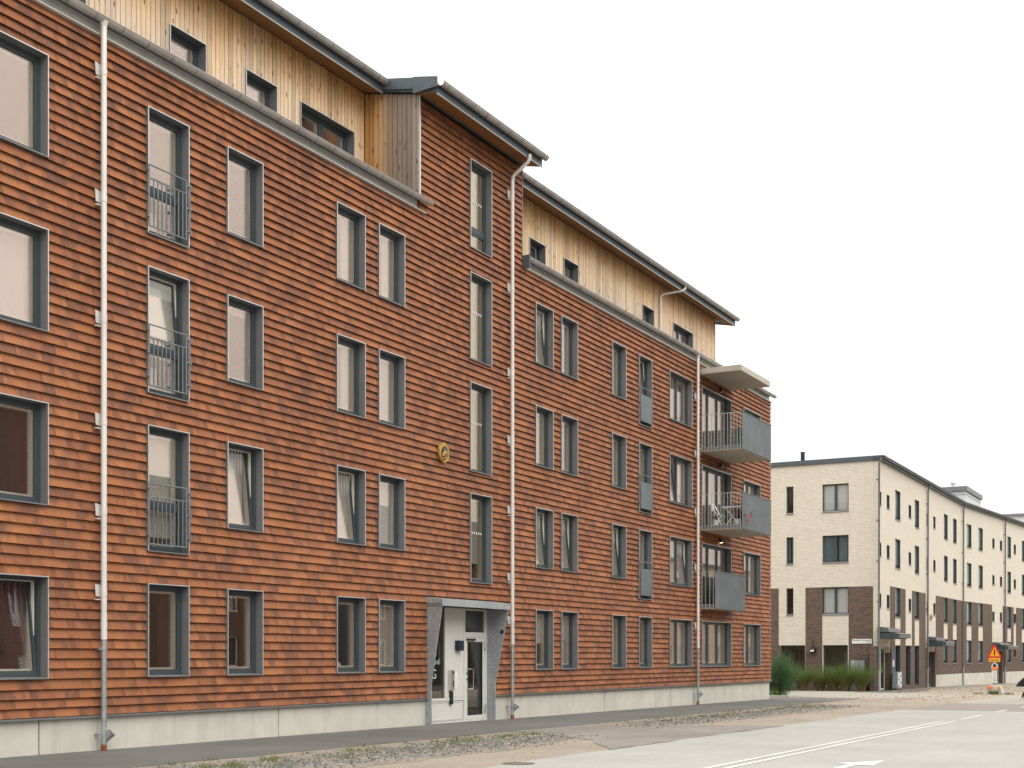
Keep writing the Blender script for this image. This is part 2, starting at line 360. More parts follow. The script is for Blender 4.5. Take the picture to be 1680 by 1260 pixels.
def text_mesh(name, body, size, M4, mat, parent, align='CENTER', ext=.002):
    cu = bpy.data.curves.new(name, 'FONT'); cu.body = body; cu.size = size; cu.align_x = align; cu.extrude = ext; cu.resolution_u = 2
    t = bpy.data.objects.new('tmp', cu); col.objects.link(t); dg = bpy.context.evaluated_depsgraph_get(); dg.update()
    me = bpy.data.meshes.new_from_object(t.evaluated_get(dg)); bpy.data.objects.remove(t); me.name = name
    me.transform(M4.to_3x3().to_4x4()); me.materials.clear(); me.materials.append(M[mat])
    o = bpy.data.objects.new(name, me); return place(o, parent, M4.translation)

# ------------------------------------------------------------------ ground and roads
def ysteps(y0, y1, st=3.):
    n = max(1, int(math.ceil((y1 - y0) / st))); return [y0 + (y1 - y0) * i / n for i in range(n + 1)]
def strip(name, x0, x1, y0, y1, lift, mat, thick=0., wob=0., **k):
    """sheet following the ground; x0/x1 may be functions of y; ragged edge by wob"""
    mb = MB(); ys = ysteps(y0, y1, 3. if not wob else .25); fx0 = x0 if callable(x0) else (lambda y: x0); fx1 = x1 if callable(x1) else (lambda y: x1)
    vs = []; fs = []
    for i, y in enumerate(ys):
        z = gz(y) + lift; w = [random.uniform(-wob, wob) for _ in range(2)]
        vs += [(fx0(y) + w[0], y, z), (fx1(y) + w[1], y, z)]
        if thick: vs += [(fx0(y) + w[0], y, z - thick), (fx1(y) + w[1], y, z - thick)]
    q = 4 if thick else 2
    for i in range(len(ys) - 1):
        a, b = i * q, (i + 1) * q
        fs.append((a, a + 1, b + 1, b))
        if thick: fs += [(a + 2, a, b, b + 2), (a + 1, a + 3, b + 3, b + 1)]
    if thick: n = (len(ys) - 1) * q; fs += [(0, 2, 3, 1), (n, n + 1, n + 3, n + 2)]
    return mb.add(vs, fs).build(name, mat, recalc=False, **k)
def sheet(name, poly, lift, mat, **k):
    """flat polygon laid on the ground, cut into 2.5 m slices along Y"""
    bm = bmesh.new(); f = bm.faces.new([bm.verts.new((x, y, 0)) for x, y in poly])
    ys = [y for _, y in poly]; y = math.floor(min(ys))
    while y < max(ys):
        bmesh.ops.bisect_plane(bm, geom=bm.verts[:] + bm.edges[:] + bm.faces[:], plane_co=(0, y, 0), plane_no=(0, 1, 0)); y += 2.5
    bmesh.ops.triangulate(bm, faces=bm.faces); bm.normal_update()
    for fc in bm.faces:
        if fc.normal.z < 0: fc.normal_flip()
    for v in bm.verts: v.co.z = gz(v.co.y) + lift
    mb = MB(); bm.verts.index_update(); mb.add([tuple(v.co) for v in bm.verts], [tuple(v.index for v in fc.verts) for fc in bm.faces]); bm.free()
    return mb.build(name, mat, recalc=False, **k)
def ragged(pts, amp, st=.3):
    out = []
    for i, p in enumerate(pts):
        q = pts[(i + 1) % len(pts)]; n = max(1, int(math.hypot(q[0] - p[0], q[1] - p[1]) / st))
        for j in range(n):
            t = j / n; a = amp if j else amp * .4
            out.append((p[0] + (q[0] - p[0]) * t + random.uniform(-a, a), p[1] + (q[1] - p[1]) * t + random.uniform(-a, a)))
    return out
# one sheet to the horizon
mb = MB(); ys = [-400, -100, 0] + [3. * i for i in range(1, 48)] + [160, 200, 300, 500, 900, 1500]; xs = [-1200, -300, -80, -30, 30, 100, 300, 1200]
vs = [(x, y, gz(y)) for y in ys for x in xs]; n = len(xs)
mb.add(vs, [(j * n + i, j * n + i + 1, (j + 1) * n + i + 1, (j + 1) * n + i) for j in range(len(ys) - 1) for i in range(n - 1)]).build('ground', 'sand', recalc=False, kind='structure')
strip('pavement', -17.9, -14.1, 2, 57.5, .012, 'pavement_asphalt', .02, 0, kind='structure')
sheet('driveway', ragged([(-14.12, 26.0), (-14.12, 29.3), (-12.6, 29.4), (-11.6, 31.0), (-9.7, 32.0), (-9.7, 21.5), (-11.2, 24.0), (-12.4, 25.0)], .05, .3), .008, 'drive_asphalt', kind='structure')
strip('road', lambda y: -9.6 + .05 * math.sin(y * .9) + .03 * math.sin(y * 2.7), 2.2, -20, 44.2, .02, 'road_asphalt', .03, .015, kind='structure')
strip('road_table', lambda y: -9.55 + .03 * math.sin(y * 2), 2.2, 44.2, 52.6, .018, 'pink_asphalt', .03, .02, kind='structure')
strip('road_continuation', lambda y: -9.3 + .2 * math.sin(y * .31), 2.2, 52.6, 140, .014, 'side_street', .03, .04, kind='structure')
sheet('side_street', ragged([(-60, 59.5), (-19.2, 59.5), (-15.5, 57.8), (-13, 57.5), (-12, 64), (-14, 69), (-17.8, 71.9), (-60, 71.9)], .05, .8), .009, 'side_street', kind='structure')
sheet('entrance_patch', ragged([(-18.0, 70.2), (-15.4, 69.8), (-14.9, 73), (-15.4, 78), (-16.2, 83), (-17.1, 84.5), (-17.1, 73.6)], .04, .6), .016, 'pavement_asphalt', kind='structure')
strip('far_pavement', -17.1, -15.3, 84.6, 100, .014, 'drive_asphalt', .02, .02, kind='structure')
strip('opposite_pavement', 2.4, 11.8, -20, 140, .03, 'pavement_asphalt', .03, 0, kind='structure')
def line(name, x, w, y0, y1, lift=.026, lab=None):
    return strip(name, x - w / 2, x + w / 2, y0, y1, lift, 'road_paint', 0, .004, kind='structure')
line('road_marking', -6.72, .10, 10, 35.9); line('road_marking', -6.46, .10, 10, 36.3)
line('road_marking', -6.5, .12, 37.2, 40.5); line('road_marking', -6.55, .12, 43.4, 44.15); line('road_marking', -6.55, .12, 44.25, 45.7, .024); line('road_marking', -6.5, .12, 48.6, 51.2, .024)
strip('road_marking', -9.3, 2.0, 52.45, 52.6, .026, 'road_paint', kind='structure')
sheet('road_marking', [(-5.12, 16.6), (-4.97, 16.6), (-4.97, 19.9), (-4.72, 19.95), (-4.82, 21.15), (-5.1, 20.55), (-5.38, 20.2), (-5.12, 20.05)], .026, 'road_paint', kind='structure')
mb = MB(); cp = [(-2.0, 18.5), (-2.25, 19.6), (-2.2, 20.8), (-2.55, 22.0), (-2.6, 23.4), (-2.4, 25.0), (-2.7, 27)]; cv = []
for (x0, y0), (x1, y1) in zip(cp[:-1], cp[1:]):
    for i in range(8):
        t = i / 8; x = x0 + (x1 - x0) * t + random.uniform(-.05, .05); y = y0 + (y1 - y0) * t; w = random.uniform(.006, .018); cv += [(x - w, y, gz(y) + .0245), (x + w, y, gz(y) + .0245)]
mb.add(cv, [(2 * i, 2 * i + 1, 2 * i + 3, 2 * i + 2) for i in range(len(cv) // 2 - 1)]).build('road_crack', 'pavement_asphalt', recalc=False, kind='structure')
mb = MB(); mb.lathe([(.25, 0), (.25, .006), (.225, .008), (.225, .004), (.02, .010)], (-9.47, 17.7, gz(17.7) + .022), 28)
for a in range(6): mb.box(-9.47 - .18, -9.47 + .18, 17.52 + a * .07, 17.555 + a * .07, gz(17.7) + .025, gz(17.7) + .030)
mb.build('manhole_cover', 'iron_cover', label='round dark iron manhole cover at the road edge', cat='manhole cover')

def gravel_bed():
    k = NM('gravel_bed'); p = k.pos(); a = k.noise(p, 1.1, 6, .65); b = k.noise(p, 45., 3, .7); c2 = k.noise(p, 110., 2); vor = k.n('ShaderNodeTexVoronoi', {'Vector': p, 'Scale': 38.}).outputs['Color']
    bw = k.n('ShaderNodeRGBToBW', {0: vor}).outputs[0]
    g = k.ramp(bw, [(.1, (.10, .098, .092)), (.4, (.19, .185, .175)), (.7, (.27, .26, .24)), (1, (.40, .37, .33))]); sd_ = k.mix(b, (.25, .20, .155), (.38, .32, .26))
    c = k.mix(k.rng(a, .40, .56), g, sd_); M['gravel_bed'] = k.bsdf(c, .9, 0, k.bump(k.math('ADD', bw, c2), .7, .012), .2)
gravel_bed()
sheet('gravel_verge', ragged([(-14.0, 6), (-14.0, 25.7), (-12.5, 24.9), (-11.5, 23.6), (-11.2, 20), (-11.3, 14), (-11.3, 6)], .12, .35), .004, 'gravel_bed', kind='structure')
sheet('gravel_verge', ragged([(-13.95, 29.4), (-13.95, 48), (-12.8, 49), (-11.7, 45), (-11.6, 36), (-12.2, 30.5)], .12, .35), .004, 'gravel_bed', kind='structure')
def stones(name, n, fn, mat, smin, smax, **k):
    mb = MB(); ico = bmesh.new(); bmesh.ops.create_icosphere(ico, subdivisions=1, radius=1); vv = [v.co.copy() for v in ico.verts]; ff = [tuple(v.index for v in f.verts) for f in ico.faces]; ico.free()
    for i in range(n):
        p = fn()
        if not p: continue
        s = smin + (smax - smin) * random.random() ** 2.5; a = random.random() * 6.28; ca, sa = math.cos(a), math.sin(a); sx, sy, sz = s * random.uniform(.7, 1.3), s * random.uniform(.7, 1.3), s * random.uniform(.4, .8)
        z = gz(p[1]) + sz * .35; out = []
        for v in vv:
            j = random.uniform(.8, 1.15); x, y = v.x * sx * j, v.y * sy * j; out.append((p[0] + x * ca - y * sa, p[1] + x * sa + y * ca, z + v.z * sz * j))
        mb.add(out, ff)
    return mb.build(name, mat, recalc=False, **k)
def patch(y0, y1, xa, xb, sl=0.):
    def f():
        y = random.uniform(y0, y1); t = random.gauss(.5, .21)
        if not 0 < t < 1: return None
        e = min(1, (y - y0) / 2.5, (y1 - y) / 2.5)
        if random.random() > e: return None
        return (xa + (xb - xa) * t + sl * max(0, y - y1 + 4), y)
    return f
stones('gravel', 9000, patch(11, 25.8, -13.75, -11.2), 'gravel_stone', .007, .034, kind='stuff', label='grey loose gravel on the verge nearest the camera', cat='gravel')
stones('gravel', 6500, patch(28.8, 49, -13.8, -11.6), 'gravel_stone', .008, .036, kind='stuff', label='grey loose gravel on the verge past the driveway', cat='gravel')
def verge():
    y = random.uniform(11, 60); x = random.uniform(-14.05, -9.7) if random.random() < .55 else random.gauss(-13.8, .22)
    if 25.5 < y < 30 and random.random() < .7: return None
    if x < -14.07 or x > -9.65: return None
    return (x, y)
stones('pebbles', 7000, verge, 'sand_stone', .005, .02, kind='stuff', label='sandy brown pebbles scattered between pavement and road', cat='pebbles')
def farv():
    return (random.uniform(-16.5, -9.8), random.uniform(53, 92))
stones('rubble', 1700, farv, 'sand_stone', .01, .055, kind='stuff', label='pale rubble on the bare ground at the crossing', cat='rubble')

def blades(mb, cx, cy, cz, n, rad, h0, h1, w, lean, seg=3):
    for i in range(n):
        a = random.random() * 6.283; r = rad * math.sqrt(random.random()); x, y = cx + r * math.cos(a), cy + r * math.sin(a)
        da = a + random.gauss(0, .7); h = random.uniform(h0, h1); ln = lean * random.uniform(.2, 1.1) * h; ww = w * random.uniform(.6, 1.2); pa = random.random() * 3.14; px, py = math.cos(pa) * ww, math.sin(pa) * ww
        vs = []
        for j in range(seg + 1):
            t = j / seg; q = ln * t ** 1.8; zz = cz + h * (t - .22 * lean * t ** 3); k = 1 - t * .92
            vs += [(x + math.cos(da) * q - px * k, y + math.sin(da) * q - py * k, zz), (x + math.cos(da) * q + px * k, y + math.sin(da) * q + py * k, zz)]
        mb.add(vs, [(2 * j, 2 * j + 1, 2 * j + 3, 2 * j + 2) for j in range(seg)])
mb = MB()
for i in range(230):
    if i < 140: y = random.uniform(13, 25.6); x = random.gauss(-13.15 if random.random() < .7 else -12.4, .3)
    else: y = random.uniform(31, 48); x = random.gauss(-13.2, .3)
    blades(mb, x, y, gz(y), random.randint(8, 34), random.uniform(.06, .22), .03, .11, .005, .8, 2)
mb.build('weeds', 'weed', recalc=False, kind='stuff', label='low green weeds growing through the gravel verge', cat='weeds')

# ================================================================== MAIN BUILDING
XF = -17.17
Y_A, Y_B = 4.0, 54.6                        # facade ends
def P(s, d, z): return (XF + d, s, z)       # facade mapping: s along, d outwards, z up
bld = empty('apartment_building', (XF, 30, gz(30)), label='long apartment building clad in overlapping orange brown tiles with wooden attic', cat='building')
TOPS = [1.32, 4.165, 7.01, 9.87]; WH = 1.675; FH = 2.265
CT = 10.68                                  # top of tile below the gutter
SL = lambda X: 13.43 - .2 * (X + 17.17)     # underside of the roof
T_L, T_R = 27.1, 32.38                      # stair tower
wins = []                                   # s0,s1,z0,z1,kind,row,opts
def addw(cx, w, rows, kind='win', opts=None):
    for r in rows:
        h = FH if (kind == 'french' and r > 0) else WH
        wins.append(dict(s0=cx - w / 2, s1=cx + w / 2, z0=TOPS[r] - h, z1=TOPS[r], kind=kind if not (kind == 'french' and r == 0) else 'win', row=r, **((opts or {}).get(r, {}))))
W1 = 1.065
addw(14.66, 2.13, range(4), 'double0', {3: dict(), 2: dict(cur='pleat'), 1: dict(cur='sheer_plum'), 0: dict(tilt=1, cur='plum')})
addw(18.55, W1, range(4), 'french', {3: dict(blind=.06, low='blindlow'), 2: dict(tilt=1, blind=.5, low='blindlow'), 1: dict(cur='blindfull'), 0: dict(cur='plum_side')})
addw(20.70, W1, range(4), 'win', {3: dict(), 2: dict(blind=.14), 1: dict(tilt=1, cur='pleat_half'), 0: dict(cur='green_side')})
addw(24.28, W1, range(4), 'win', {3: dict(cur='side'), 2: dict(cur='side'), 1: dict(tilt=1, cur='pleat'), 0: dict()})
addw(25.90, W1, range(4), 'win', {3: dict(cur='side'), 2: dict(cur='pleat_half'), 1: dict(cur='blindfull'), 0: dict(cur='pleat_half')})
for z1, z0, tr in ((12.69, 10.44, .55), (9.81, 7.59, 0), (7.01, 4.74, 0), (4.18, 1.90, 0)):
    wins.append(dict(s0=29.5, s1=30.6, z0=z0, z1=z1, kind='stair', row=0 if z1 < 5 else 3, transom=tr))
addw(33.65, W1, range(4), 'win', {3: dict(tilt=1, cur='side'), 2: dict(cur='pleat_half'), 1: dict(tilt=1, cur='pleat_half'), 0: dict(blind=.55)})
addw(35.26, W1, range(4), 'win', {3: dict(cur='pleat'), 2: dict(cur='side'), 1: dict(tilt=1, cur='pleat_half'), 0: dict(blind=.5, cur='side')})
addw(38.83, W1, range(4), 'win', {3: dict(cur='pleat'), 2: dict(cur='pleat_half'), 1: dict(tilt=1, cur='side'), 0: dict(cur='pleat_half')})
addw(40.98, W1, range(4), 'french', {3: dict(tilt=1, panel=1), 2: dict(cur='side', panel=1), 1: dict(cur='blindfull', panel=1), 0: dict(cur='pleat_half')})
addw(44.19, 2.13, range(4), 'double', {3: dict(cur='pleat_half'), 2: dict(tilt=2, cur='pleat'), 1: dict(tilt=1, cur='pleat'), 0: dict(cur='side')})
for r in range(4):
    h = [1.675, 2.26, 2.26, 2.26][r]
    wins.append(dict(s0=46.27, s1=49.47, z0=TOPS[r] - h, z1=TOPS[r], kind='triple', row=r, cur=['side', 'side', 'pleat', 'pleat'][r]))
addw(52.02, 2.13, range(4), 'double', {3: dict(cur='pleat'), 2: dict(cur='pleat'), 1: dict(cur='side'), 0: dict(cur='side')})
addw(10.6, W1, range(4), 'win', {3: dict(cur='pleat'), 1: dict(cur='side')}); addw(7.0, W1, range(4), 'win', {2: dict(cur='pleat')})
ENT = (27.5, 30.8, -2.2, 1.25)
holes = [(w['s0'], w['s1'], w['z0'], w['z1']) for w in wins]
# --- structural wall behind the tiles
mb = MB(P)
rects = rsub([(Y_A, T_L, -1.0, CT + .1), (T_L, T_R, -1.0, 13.42), (T_R, Y_B, -1.0, CT + .1)], holes + [ENT])
for a0, a1, b0, b1 in rects: mb.box(a0, a1, -.36, -.125, b0, b1)
mb.build('wall', 'wall_membrane', bld)
mb = MB(P); mb.box(Y_B - .3, Y_B - .02, -12, -.362, -1.0, CT + .1); mb.box(Y_A, Y_A + .3, -12, -.362, -1.0, CT + .1); mb.box(Y_A, Y_B - .02, -12.3, -12.003, -1.0, 13.4)
mb.build('wall', 'red_brick', bld)
# --- roof tiles hung on the wall
PITCH = (TOPS[1] - TOPS[0]) / 17
TW = .53; LAP = .056
courses = []
z = -.985
for h in (.152, .152, .152): courses.append((z, h)); z += h
first = z; nb = int(round((TOPS[0] - WH - z) / PITCH)); h = (TOPS[0] - WH - z) / max(nb, 1)
for i in range(nb): courses.append((z, h)); z += h
while z < 13.5: courses.append((z, PITCH)); z += PITCH
tile_rects = []
for ci, (zc, h) in enumerate(courses):
    off = (ci % 2) * TW / 2 + (0.02 * math.sin(ci * 1.7))
    if zc + h * .6 < CT: a0, a1 = Y_A, Y_B
    elif zc + h * .6 < 13.40: a0, a1 = T_L + .045, T_R - .02
    else: break
    ztop = min(zc + h, 13.41 if a0 > 20 else CT + .03)
    s = a0 - (a0 + off) % TW
    hl = [(a - .004, b + .004, c - .004, d + .004) for a, b, c, d in holes + [(27.474, 30.826, -3, 1.396)] if c < ztop and d > zc]
    while s < a1:
        r = (max(s, a0), min(s + TW, a1), zc, ztop)
        if r[1] - r[0] > .02:
            full = (r[1] - r[0] > TW - .001 and abs(ztop - zc - PITCH) < 1e-4)
            ps = rsub([r], [h_ for h_ in hl if h_[0] < r[1] and h_[1] > r[0]])
            for q in ps:
                if q[1] - q[0] > .015 and q[3] - q[2] > .012: tile_rects.append((q, zc, h, full and len(ps) == 1 and q == r))
        s += TW
TH = .019
def tile_geo(q, zc, h, j=(0, 0, 0, 0)):
    a0, a1, b0, b1 = q; g = .0007; xo = lambda zz: -LAP * (zz - zc) / h
    top = b1
    if abs(b1 - zc - h) < 1e-4 and b1 + .08 < (13.40 if T_L < (a0 + a1) / 2 < T_R else CT) and not any(c < b1 + .08 and d > b1 - .001 and a < a1 and b > a0 for a, b, c, d in holes): top = b1 + .065
    a0 += g; a1 -= g
    return [(a0, xo(b0) + j[0], b0 + j[2]), (a1, xo(b0) + j[1], b0 + j[3]), (a1, xo(top) + j[1] * .3, top), (a0, xo(top) + j[0] * .3, top), (a0, xo(b0) + j[0] - TH, b0 + j[2]), (a1, xo(b0) + j[1] - TH, b0 + j[3]), (a1, xo(top) - TH, top), (a0, xo(top) - TH, top)]
TF = [(0, 1, 2, 3), (5, 4, 7, 6), (0, 4, 5, 1), (3, 2, 6, 7), (0, 3, 7, 4), (1, 5, 6, 2)]   # outward normals for the street side
# the 300 full tiles that show largest become tiles of their own
def under_opening(q): return any(c < q[3] + .09 and d > q[3] - .01 and a < q[1] and b > q[0] for a, b, c, d in holes) or q[3] + .09 > CT
inframe = [t for t in tile_rects if t[3] and t[0][0] > 14.7 and not under_opening(t[0])]
inframe.sort(key=lambda t: (t[0][0] ** 2 + XF ** 2 + .35 * t[0][2] ** 2)); single = set(id(t) for t in inframe[:300])
rest = MB(P)
for t in tile_rects:
    if id(t) not in single:
        jj = [random.uniform(-.0045, .0035) for _ in range(2)] + [random.uniform(-.0025, .0025) for _ in range(2)]
        rest.add(tile_geo(t[0], t[1], t[2], jj), TF)
TUV = [(0, 0, 0), (1, 0, 0), (1, 1, 0), (0, 1, 0)] * 2
def add_tuv(o, n):
    at = o.data.attributes.new('tuv', 'FLOAT_VECTOR', 'POINT'); at.data.foreach_set('vector', [c for q in TUV for c in q] * n)
ro = rest.build('tiling', 'tile', bld, kind='stuff', recalc=False); add_tuv(ro, len(rest.v) // 8)
variants = []
for t in [t for t in tile_rects if id(t) in single]:
    q = t[0]; org = Vector(P(q[0], 0, q[2]))
    if len(variants) < 10:
        jj = [random.uniform(-.0045, .0035) for _ in range(2)] + [random.uniform(-.0025, .0025) for _ in range(2)]
        o_ = MB(P).add(tile_geo(t[0], t[1], t[2], jj), TF).build('tile', 'tile', bld, origin=org, recalc=False); add_tuv(o_, 1); variants.append(o_)
    else: copy_of(random.choice(variants), bld, org)
# --- plinth in concrete panels and drip strip
def cuts(a, b, ws):
    out = [a]
    while out[-1] < b - 1.5: out.append(out[-1] + ws[len(out) % len(ws)])
    out[-1] = b; return out
for lo, hi, ws in ((Y_A, 27.5, None), (30.8, Y_B, None)):
    if lo < 20: cs = [4.0, 10.3, 15.62, 21.85, 27.5]
    else: cs = [30.8, 37.9, 43.4, 48.9, Y_B - .05]
    for a, b in zip(cs[:-1], cs[1:]): MB(P).box(a + .012, b - .012, -.36, -.075, -2.4, -1.025).build('plinth_panel', 'plinth_concrete', bld, bevel=.008)
    MB(P).box(lo, hi - .02, -.36, -.1, -2.4, -1.03).build('plinth_core', 'shadow_gap', bld)
    m_ = MB(P); m_.prism([(-.09, -1.02), (.012, -1.028), (.012, -1.0), (-.09, -.985)], lambda d, z: (lo, d, z), lambda d, z: (hi - .005, d, z)); m_.build('drip_strip', 'casing_metal', bld)
# --- interior: floors, partitions, back wall
FL = [-.85, 2.0, 4.85, 7.7, 10.5]
for zf in FL: MB(P).box(Y_A + .31, Y_B - .31, -5.2, -.362, zf - .28, zf).build('floor_slab', 'plaster', bld)
MB(P).box(Y_A + .31, Y_B - .31, -5.5, -5.203, -1.2, 10.2).build('interior_wall', 'plaster', bld)
for sp in (8.8, 12.6, 16.6, 22.5, 27.3, 31.4, 37, 42.3, 45.8, 50.2):
    for i in range(4): MB(P).box(sp - .08, sp + .08, -5.198, -.364, FL[i] + .002, FL[i + 1] - .282).build('partition_wall', 'plaster', bld)
plain('stair_paint', (.80, .665, .52), .8)
for z0_, z1_ in ((4.853, 7.418), (7.702, 10.218), (10.502, 13.4)): MB(P).box(29.2, 31.3, -.62, -.54, z0_, z1_).build('interior_wall', 'stair_paint', bld)

# --- windows
def pleats(mb, s0, s1, d, z0, z1, pitch=.11, amp=.03):
    n = max(4, int((s1 - s0) / pitch * 6)); vs = []; ph = random.random() * 6
    for i in range(n + 1):
        s = s0 + (s1 - s0) * i / n; dd = d + amp * math.sin(ph + 2 * math.pi * (s - s0) / pitch + 1.3 * math.sin(3.1 * s))
        vs += [(s, dd, z0), (s, dd * .9 + d * .1, z1)]
    mb.add(vs, [(2 * i, 2 * i + 2, 2 * i + 3, 2 * i + 1) for i in range(n)])
def sash(mapf, parent, s0, s1, z0, z1, glass, tilt=0, fw=.05, name='sash', dbase=-.165, handle=True):
    """one leaf: dark outer rail, cream inner rail, pane; tilted inward about its lower edge when open"""
    piv = Vector((0, dbase - .03, z0)); ang = R(tilt)
    def xf0(s, d, z):
        if tilt:
            dd, zz = d - piv.y, z - piv.z; d = piv.y + dd * math.cos(ang) - zz * math.sin(ang); z = piv.z + dd * math.sin(ang) + zz * math.cos(ang)
        return mapf(s, d, z)
    MB(xf0).ring(s0, s1, z0, z1, fw, dbase - .045, dbase).build(name, 'frame_metal', parent)
    inn = MB(xf0).ring(s0 + .004, s1 - .004, z0 + .004, z1 - .004, fw + .034, dbase - .125, dbase - .047).build('inner_' + name, 'sash_cream', parent)
    MB(xf0).box(s0 + fw - .006, s1 - fw + .006, dbase - .04, dbase - .022, z0 + fw - .006, z1 - fw + .006).build('pane', glass, parent)
    if handle:
        zc = (z0 + z1) / 2 - .1
        MB(xf0).box(s1 - fw + .004, s1 - fw + .02, dbase - .15, dbase - .117, zc, zc + .13).build('handle', 'chrome', parent)
def window(mapf, parent, w, glass='glass', interior=True):
    s0, s1, z0, z1, kind = w['s0'], w['s1'], w['z0'], w['z1'], w['kind']
    lip = w.get('lip', .02); t = .014
    cas = MB(mapf)
    cas.box(s0, s0 + t, -.15, lip - .002, z0 + t, z1 - t); cas.box(s1 - t, s1, -.15, lip - .002, z0 + t, z1 - t); cas.box(s0, s1, -.15, lip - .002, z1 - t, z1)
    cas.prism([(-.15, z0 + .03), (-.15, z0), (lip + .012, z0), (lip + .012, z0 + t)], lambda d, z: (s0 + .001, d, z), lambda d, z: (s1 - .001, d, z))
    win = cas.build('window', 'casing_metal', parent)
    tr = MB(mapf).ring(s0 - .004, s1 + .004, z0 - .004, z1 + .004, .016, lip, lip + .009).build('trim', 'trim_metal', win)
    fw = .055; b0 = z0 + .028; b1 = z1 - t
    a0, a1 = s0 + t, s1 - t
    MB(mapf).ring(a0, a1, b0, b1, fw, -.235, -.152).build('frame', 'frame_metal', win)
    MB(mapf).ring(a0, a1, b0, b1, fw + .012, -.30, -.237).build('inner_frame', 'sash_cream', win)
    i0, i1, j0, j1 = a0 + fw - .004, a1 - fw + .004, b0 + fw - .004, b1 - fw + .004
    ti = w.get('tilt', 0); TA = 6.5 if z1 - z0 < 2 else 6.
    def bar(x0, x1, y0, y1, d0=-.232, d1=-.156): MB(mapf).box(x0, x1, d0, d1, y0, y1).build('mullion', 'frame_metal', win)
    if kind in ('win',): sash(mapf, win, i0, i1, j0, j1, glass, TA if ti else 0)
    elif kind == 'french':
        zt = z0 + .86
        bar(i0, i1, zt - .035, zt + .035); sash(mapf, win, i0, i1, j0, zt - .036, glass, 0, handle=False); sash(mapf, win, i0, i1, zt + .036, j1, glass, TA if ti else 0)
    elif kind == 'double':
        m = (i0 + i1) / 2; bar(m - .03, m + .03, j0, j1); sash(mapf, win, i0, m - .031, j0, j1, glass, TA if ti == 2 else 0); sash(mapf, win, m + .031, i1, j0, j1, glass, TA if ti == 1 else 0)
    elif kind == 'double0':
        m = i0 + .72; bar(m - .03, m + .03, j0, j1); sash(mapf, win, i0, m - .031, j0, j1, glass); sash(mapf, win, m + .031, i1, j0, j1, glass, TA if ti else 0)
    elif kind == 'triple':
        e = (i1 - i0) / 3
        for q in (1, 2): bar(i0 + e * q - .03, i0 + e * q + .03, j0, j1)
        for q in range(3): sash(mapf, win, i0 + e * q + (.031 if q else 0), i0 + e * (q + 1) - (.031 if q < 2 else 0), j0, j1, glass, handle=q == 2)
    elif kind == 'stair':
        if w.get('transom'):
            zt = z0 + w['transom']; bar(i0, i1, zt - .05, zt + .05); sash(mapf, win, i0, i1, j0, zt - .051, 'stair_glass', 0, handle=False); sash(mapf, win, i0, i1, zt + .051, j1, 'stair_glass', 0, handle=False)
        else: sash(mapf, win, i0, i1, j0, j1, 'stair_glass', 0, fw=.035, handle=False)
        for q in range(7): MB(mapf).box(i0 + .13 + q * .11, i0 + .17 + q * .11, -.1845, -.182, z0 + 1.28, z0 + 1.34).build('safety_dot', 'white_paint', win)
    if not interior: return win
    cur = w.get('cur'); D = -.345
    def cm(name, mat, *rr):
        m = MB(mapf)
        for r in rr: pleats(m, r[0], r[1], D, z0 + .02, z1 - .03, *(r[2:] or ()))
        m.build(name, mat, win, recalc=False, smooth=True)
    if cur == 'pleat': cm('curtain', 'curtain_white', (s0 - .05, s1 + .05))
    elif cur == 'pleat_half': cm('curtain', 'curtain_white', (s0 + (s1 - s0) * .12, s1 - (s1 - s0) * .02 if random.random() < .5 else s1 - (s1 - s0) * .2, .09, .025))
    elif cur == 'side': cm('curtain', 'curtain_white', (s0 - .05, s0 + (s1 - s0) * .12), (s0 + (s1 - s0) * .58, s1 + .35, .08, .03))
    elif cur in ('plum', 'sheer_plum', 'plum_side'): cm('curtain', 'curtain_plum', (s0 + (s1 - s0) * (.5 if cur == 'plum' else .62), s1 + .2, .12, .035))
    elif cur == 'green_side': cm('curtain', 'curtain_plum', (s1 - .1, s1 + .4, .12, .035))
    elif cur == 'blindfull': MB(mapf).box(s0 + .03, s1 + .1, D, D + .004, z0 - .02 if kind == 'win' else z0 + .3, z1).build('blind', 'blind_pale', win)
    bl = w.get('blind')
    if bl: MB(mapf).box(s0 + .03, s1 + .12, -.312, -.308, z1 - (z1 - z0) * bl, z1 - .02).build('blind', 'blind_pale', win)
    if w.get('low'): MB(mapf).box(s0 + .05, s1 - .28, -.55, -.52, z0 + .05, z0 + .62).build('radiator', 'white_paint', win)
    return win
for w in wins: window(P, bld, w)
